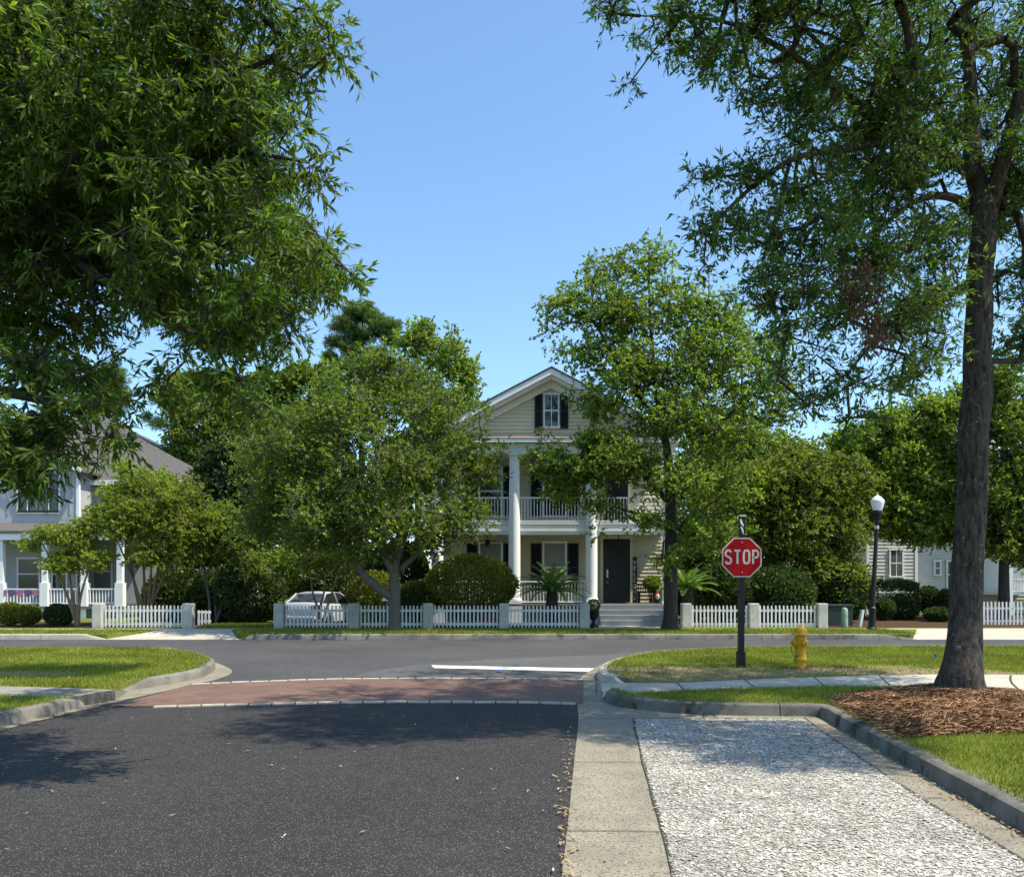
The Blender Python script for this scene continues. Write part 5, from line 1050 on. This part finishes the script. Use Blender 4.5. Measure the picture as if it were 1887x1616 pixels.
# ------------------------------------------------------------------ hydrant
h0 = G(1475, 1231, .14); hx, hy = h0.x, h0.y; hd = thing('fire_hydrant', 'yellow fire hydrant standing on the worn grass right of the stop sign', 'fire hydrant', (hx, hy, .13)); z0 = .12
q = (Zh(1154, hy)-z0)/.80
def HL(p): return [(r*q, z*q) for r, z in p]
MB().lathe(HL([(.125,.0),(.125,.03),(.10,.035),(.10,.14),(.11,.15),(.125,.17),(.125,.20),(.105,.21),(.10,.22),(.10,.42),(.112,.46),(.112,.56),(.10,.60),(.10,.64)]), (hx,hy,z0), 28).build('barrel', M['yellow'], hd, True)
bo = MB(); bo.lathe(HL([(.12,.635),(.165,.64),(.17,.655),(.15,.67),(.125,.68),(.12,.70),(.105,.745),(.08,.775),(.045,.79),(.028,.795),(.028,.80)]), (hx,hy,z0), 28)
for k in range(8):
    a = k*math.pi/4; bo.bar((hx+math.cos(a)*.115*q, hy+math.sin(a)*.115*q, z0+.685*q), (hx+math.cos(a)*.05*q, hy+math.sin(a)*.05*q, z0+.79*q), .012, .012)
bo = bo.build('bonnet', M['yellow'], hd, True); MB().lathe(HL([(.022,.80),(.022,.83),(.012,.835)]), (hx,hy,z0), 5).build('operating_nut', M['yellow'], bo)
def nozzle(ax, r, l, z, nm):
    mb = MB(); ax = Vector(ax).normalized(); mb.lathe([(r*.85*q,.06*q),(r*.85*q,.11*q),(r*1.15*q,.115*q),(r*1.15*q,(.115+l)*q),(r*.8*q,(.13+l)*q),(.02*q,(.135+l)*q),(.02*q,(.165+l)*q)], (hx,hy,z0+z*q), 18, tuple(ax)); return mb.build(nm, M['yellow'], hd, True)
nozzle((-1,-.25,0), .062, .035, .50, 'hose_nozzle'); nozzle((.35,-1,0), .058, .03, .50, 'hose_nozzle'); nozzle((-.35,1,0), .058, .03, .50, 'hose_nozzle')
mb = MB(); 
for k in range(12):
    a = k*math.pi/6; mb.lathe([(.009,0),(.009,.016)], (hx+math.cos(a)*.152*q, hy+math.sin(a)*.152*q, z0+.655*q), 6)
mb.build('flange_bolts', M['yellow'], bo)
mb = MB(); pts = [(hx-.20*q+.11*q*(1-math.cos(t*math.pi))*.8, hy-.07*q, z0+(.44-.20*math.sin(t*math.pi))*q) for t in [i/14 for i in range(15)]]; mb.tube(pts, .006, 6); mb.build('chain', M['darkgreen'], hd)
MB().lathe([(.17,0),(.165,.022),(.12,.024)], (hx,hy,.135), 24).build('base_collar', M['rust'], hd, True)
# ------------------------------------------------------------------ street lamp
ly = 26.4; lx = X(1606, ly); lp = thing('street_lamp', 'black street lamp with a white acorn globe before the white house', 'street lamp', (lx, ly, .14)); lt = X(1617, ly); zg0 = Zh(940, ly); zg1 = Zh(910, ly)
dv = Vector((lt-lx, 0, zg0-.14)); 
mb = MB(); base = Vector((lx, ly, .13)); mb.tube([base, base+dv*.02, base+dv*.03, base+dv*.16, base+dv*.17, base+dv*.19, base+dv*.2], [.16,.16,.115,.095,.11,.11,.075], 12); mb.build('base', M['black'], lp, True)
mb = MB(); mb.tube([base+dv*.19, base+dv*.90], [.072,.055], 12); mb.build('pole', M['black'], lp, True)
c = base+dv; MB().lathe([(.06,-.40),(.09,-.38),(.09,-.34),(.06,-.32),(.08,-.22),(.16,-.12),(.17,-.03),(.15,.0)], c, 16).build('fitter', M['black'], lp, True)
MB().lathe([(.13,0),(.15,.05),(.19,.20),(.205,.28),(.20,.31),(.15,.36),(.12,.40),(.06,.44),(.03,.45),(.025,.49),(.005,.50)], c, 20).build('globe', M['globe'], lp, True)
MB().tube([base+dv*.86+Vector((0,0,-.05)), base+dv*.86+Vector((0,0,.05))], [.068,.068], 12).build('band', M['metal'], lp)
# ------------------------------------------------------------------ utility boxes, litter
y_ = 28.3; x_ = X(1556,y_); u = thing('utility_pedestal', 'pale green rounded utility pedestal right of the right fence', 'utility box', (x_, y_, .14))
MB().lathe([(.115,0),(.115,.28),(.105,.29)], (x_,y_,.14), 16).build('base', M['utilgreen'], u, True); MB().lathe([(.108,.29),(.112,.30),(.108,.56),(.08,.62),(.03,.64)], (x_,y_,.14), 16).build('cover', M['utilgreen'], u, True)
x_ = X(1585,y_); u = thing('utility_marker', 'leaning white utility marker post with red marks left of the lamp', 'marker post', (x_, y_, .14)); mb = MB(); mb.bar((x_-.02,y_,.12), (x_+.08,y_,.70), .16, .08); mb.build('post', M['white2'], u, bevel=.01)
mb = MB(); 
for k in range(3): mb.add([(x_+.0+k*.016, y_-.044, .45+k*.06), (x_+.09+k*.012, y_-.044, .45+k*.06), (x_+.095+k*.012, y_-.044, .49+k*.06), (x_+.008+k*.016, y_-.044, .49+k*.06)], [(0,1,2,3)])
mb.build('warning_mark', M['gnomered'], u)
x0, x1 = X(1526,29), X(1572,29); u = thing('transformer_box', 'dark green transformer box in the shade behind the pale pedestal', 'utility box', ((x0+x1)/2, 29.3, .14))
MB().box(x0, x1, 29, 29.7, .14, Zh(1117,29)).build('cabinet', M['darkgreen'], u, bevel=.02); MB().box(x0-.03, x1+.03, 28.97, 29.73, Zh(1117,29)-.002, Zh(1114,29)).build('lid', M['darkgreen'], u, bevel=.01)
g = G(1721,1216,.15); f = thing('marker_flag', 'tiny blue utility flag stuck in the grass left of the oak trunk', 'flag', tuple(g)); MB().tube([g+Vector((0,0,-.02)), g+Vector((0,0,.10))], .003, 5).build('wire', M['metal'], f); MB().add([g+Vector((0,0,.05)), g+Vector((.06,.01,.06)), g+Vector((.045,-.01,.10)), g+Vector((0,0,.115)), g+Vector((-.02,0,.08))], [(0,1,2,3,4)]).build('flag', M['blue'], f)
g = G(920,1238); mb = MB(); rnd = random.Random(3); pts = [(g.x+x*.055, g.y+y*.09, .012+rnd.random()*.03) for x in range(-1,2) for y in range(-1,2)]
mb.add(pts, [(0,3,4,1),(1,4,5,2),(3,6,7,4),(4,7,8,5)]); tag(mb.build('litter_scrap', M['blue']), 'crumpled blue scrap lying on the road below the stop line', 'litter')
# ------------------------------------------------------------------ white car
def car():
    root = bpy.data.objects.new('parked_car', None); COL.objects.link(root); ORG[root.name] = Vector((0,0,0)); root.empty_display_size = .2
    tag(root, 'white saloon car seen from behind, parked beyond the first fence panel', 'car')
    # length along +Y, rear at y=0
    def loft(sts, name, m, par=root):
        mb = MB(); k = None
        for y, prof in sts:
            full = [(x, z) for x, z in prof]+[(-x, z) for x, z in prof[::-1]]; k = len(full); mb.v += [(x, y, z) for x, z in full]
        n = len(sts)
        for i in range(n-1):
            for j in range(k): mb.f.append((i*k+j, i*k+(j+1)%k, (i+1)*k+(j+1)%k, (i+1)*k+j))
        mb.f.append(tuple(range(k))); mb.f.append(tuple(range((n-1)*k, n*k))[::-1]); return mb.build(name, m, par, True)
    def sec(wb_, w, zb, zs, zt): return [(0, zb), (wb_*.8, zb), (wb_, zb+.06), (w, zs), (w*.99, zs+.12), (w*.93, zt-.05), (w*.80, zt), (0, zt+.02)]
    loft([(0,sec(.70,.74,.34,.55,.84)),(.06,sec(.78,.83,.26,.55,.98)),(.25,sec(.84,.88,.22,.55,1.02)),(.7,sec(.87,.91,.20,.55,1.01)),(2.2,sec(.88,.92,.20,.52,.97)),(3.3,sec(.87,.91,.20,.52,.94)),(4.2,sec(.82,.86,.22,.50,.80)),(4.55,sec(.68,.72,.28,.45,.66))], 'body', M['carwhite'])
    gs = [(.35,[(0,.98),(.78,.98),(.74,1.0),(0,1.02)]),(.95,[(0,.98),(.80,.98),(.64,1.34),(0,1.38)]),(1.6,[(0,.98),(.81,.98),(.66,1.40),(0,1.44)]),(2.3,[(0,.97),(.81,.97),(.64,1.36),(0,1.40)]),(3.15,[(0,.94),(.78,.94),(.74,.97),(0,.98)])]
    gh_ = loft(gs, 'windows', M['glass'])
    loft([(.90,[(0,1.33),(.60,1.33),(.66,1.345),(.62,1.37),(0,1.395)]),(1.6,[(0,1.40),(.62,1.40),(.68,1.405),(.63,1.43),(0,1.455)]),(2.2,[(0,1.36),(.60,1.37),(.665,1.375),(.62,1.395),(0,1.42)])], 'roof', M['carwhite'])
    for s in (-1, 1):
        [MB().bar(*q_).build('window_pillar', M['carwhite'], root) for q_ in (((s*.77,.38,1.0), (s*.65,.93,1.36), .07, .06), ((s*.79,1.72,.98), (s*.67,1.66,1.40), .05, .05), ((s*.78,3.1,.96), (s*.66,2.2,1.385), .06, .05))]
        mb = MB(); mb.add([(s*.50,.03,.72),(s*.78,.02,.74),(s*.885,.22,.76),(s*.885,.24,.93),(s*.80,.03,.95),(s*.50,.005,.90)], [(0,1,4,5),(1,2,3,4)]); vs = mb.v; mb.add([(a*1.0+s*.012, b-.03, c) for a, b, c in vs], [(0,1,4,5),(1,2,3,4)]); mb.build('tail_light', M['taillight'], root)
        for yy in (.85, 3.6):
            w_ = MB().lathe([(.20,0),(.31,.0),(.325,.03),(.325,.18),(.31,.21),(.2,.21)], (s*.70,yy,.325), 24, (s,0,0)).build('wheel', M['tyre'], root, True); MB().lathe([(.19,.19),(.2,.215),(.06,.205),(.02,.22)], (s*.70,yy,.325), 12, (s,0,0)).build('rim', M['metal'], w_, True)
        MB().lathe([(.02,0),(.06,.03),(.07,.10),(.02,.14)], (s*.88,2.75,.98), 10, (s,-.1,.1)).build('wing_mirror', M['carwhite'], root, True)
    MB().box(-.26,.26,-.025,.0,.60,.74).build('licence_plate', M['signwhite'], root); MB().box(-.70,.70,-.06,.04,.36,.50).build('bumper', M['carwhite'], root, bevel=.03)
    return root
c = car(); c.location = (X(552,29.6), 29.6, .0); c.rotation_euler = (0, 0, -R(15)); c.scale = (.86,.86,.88)
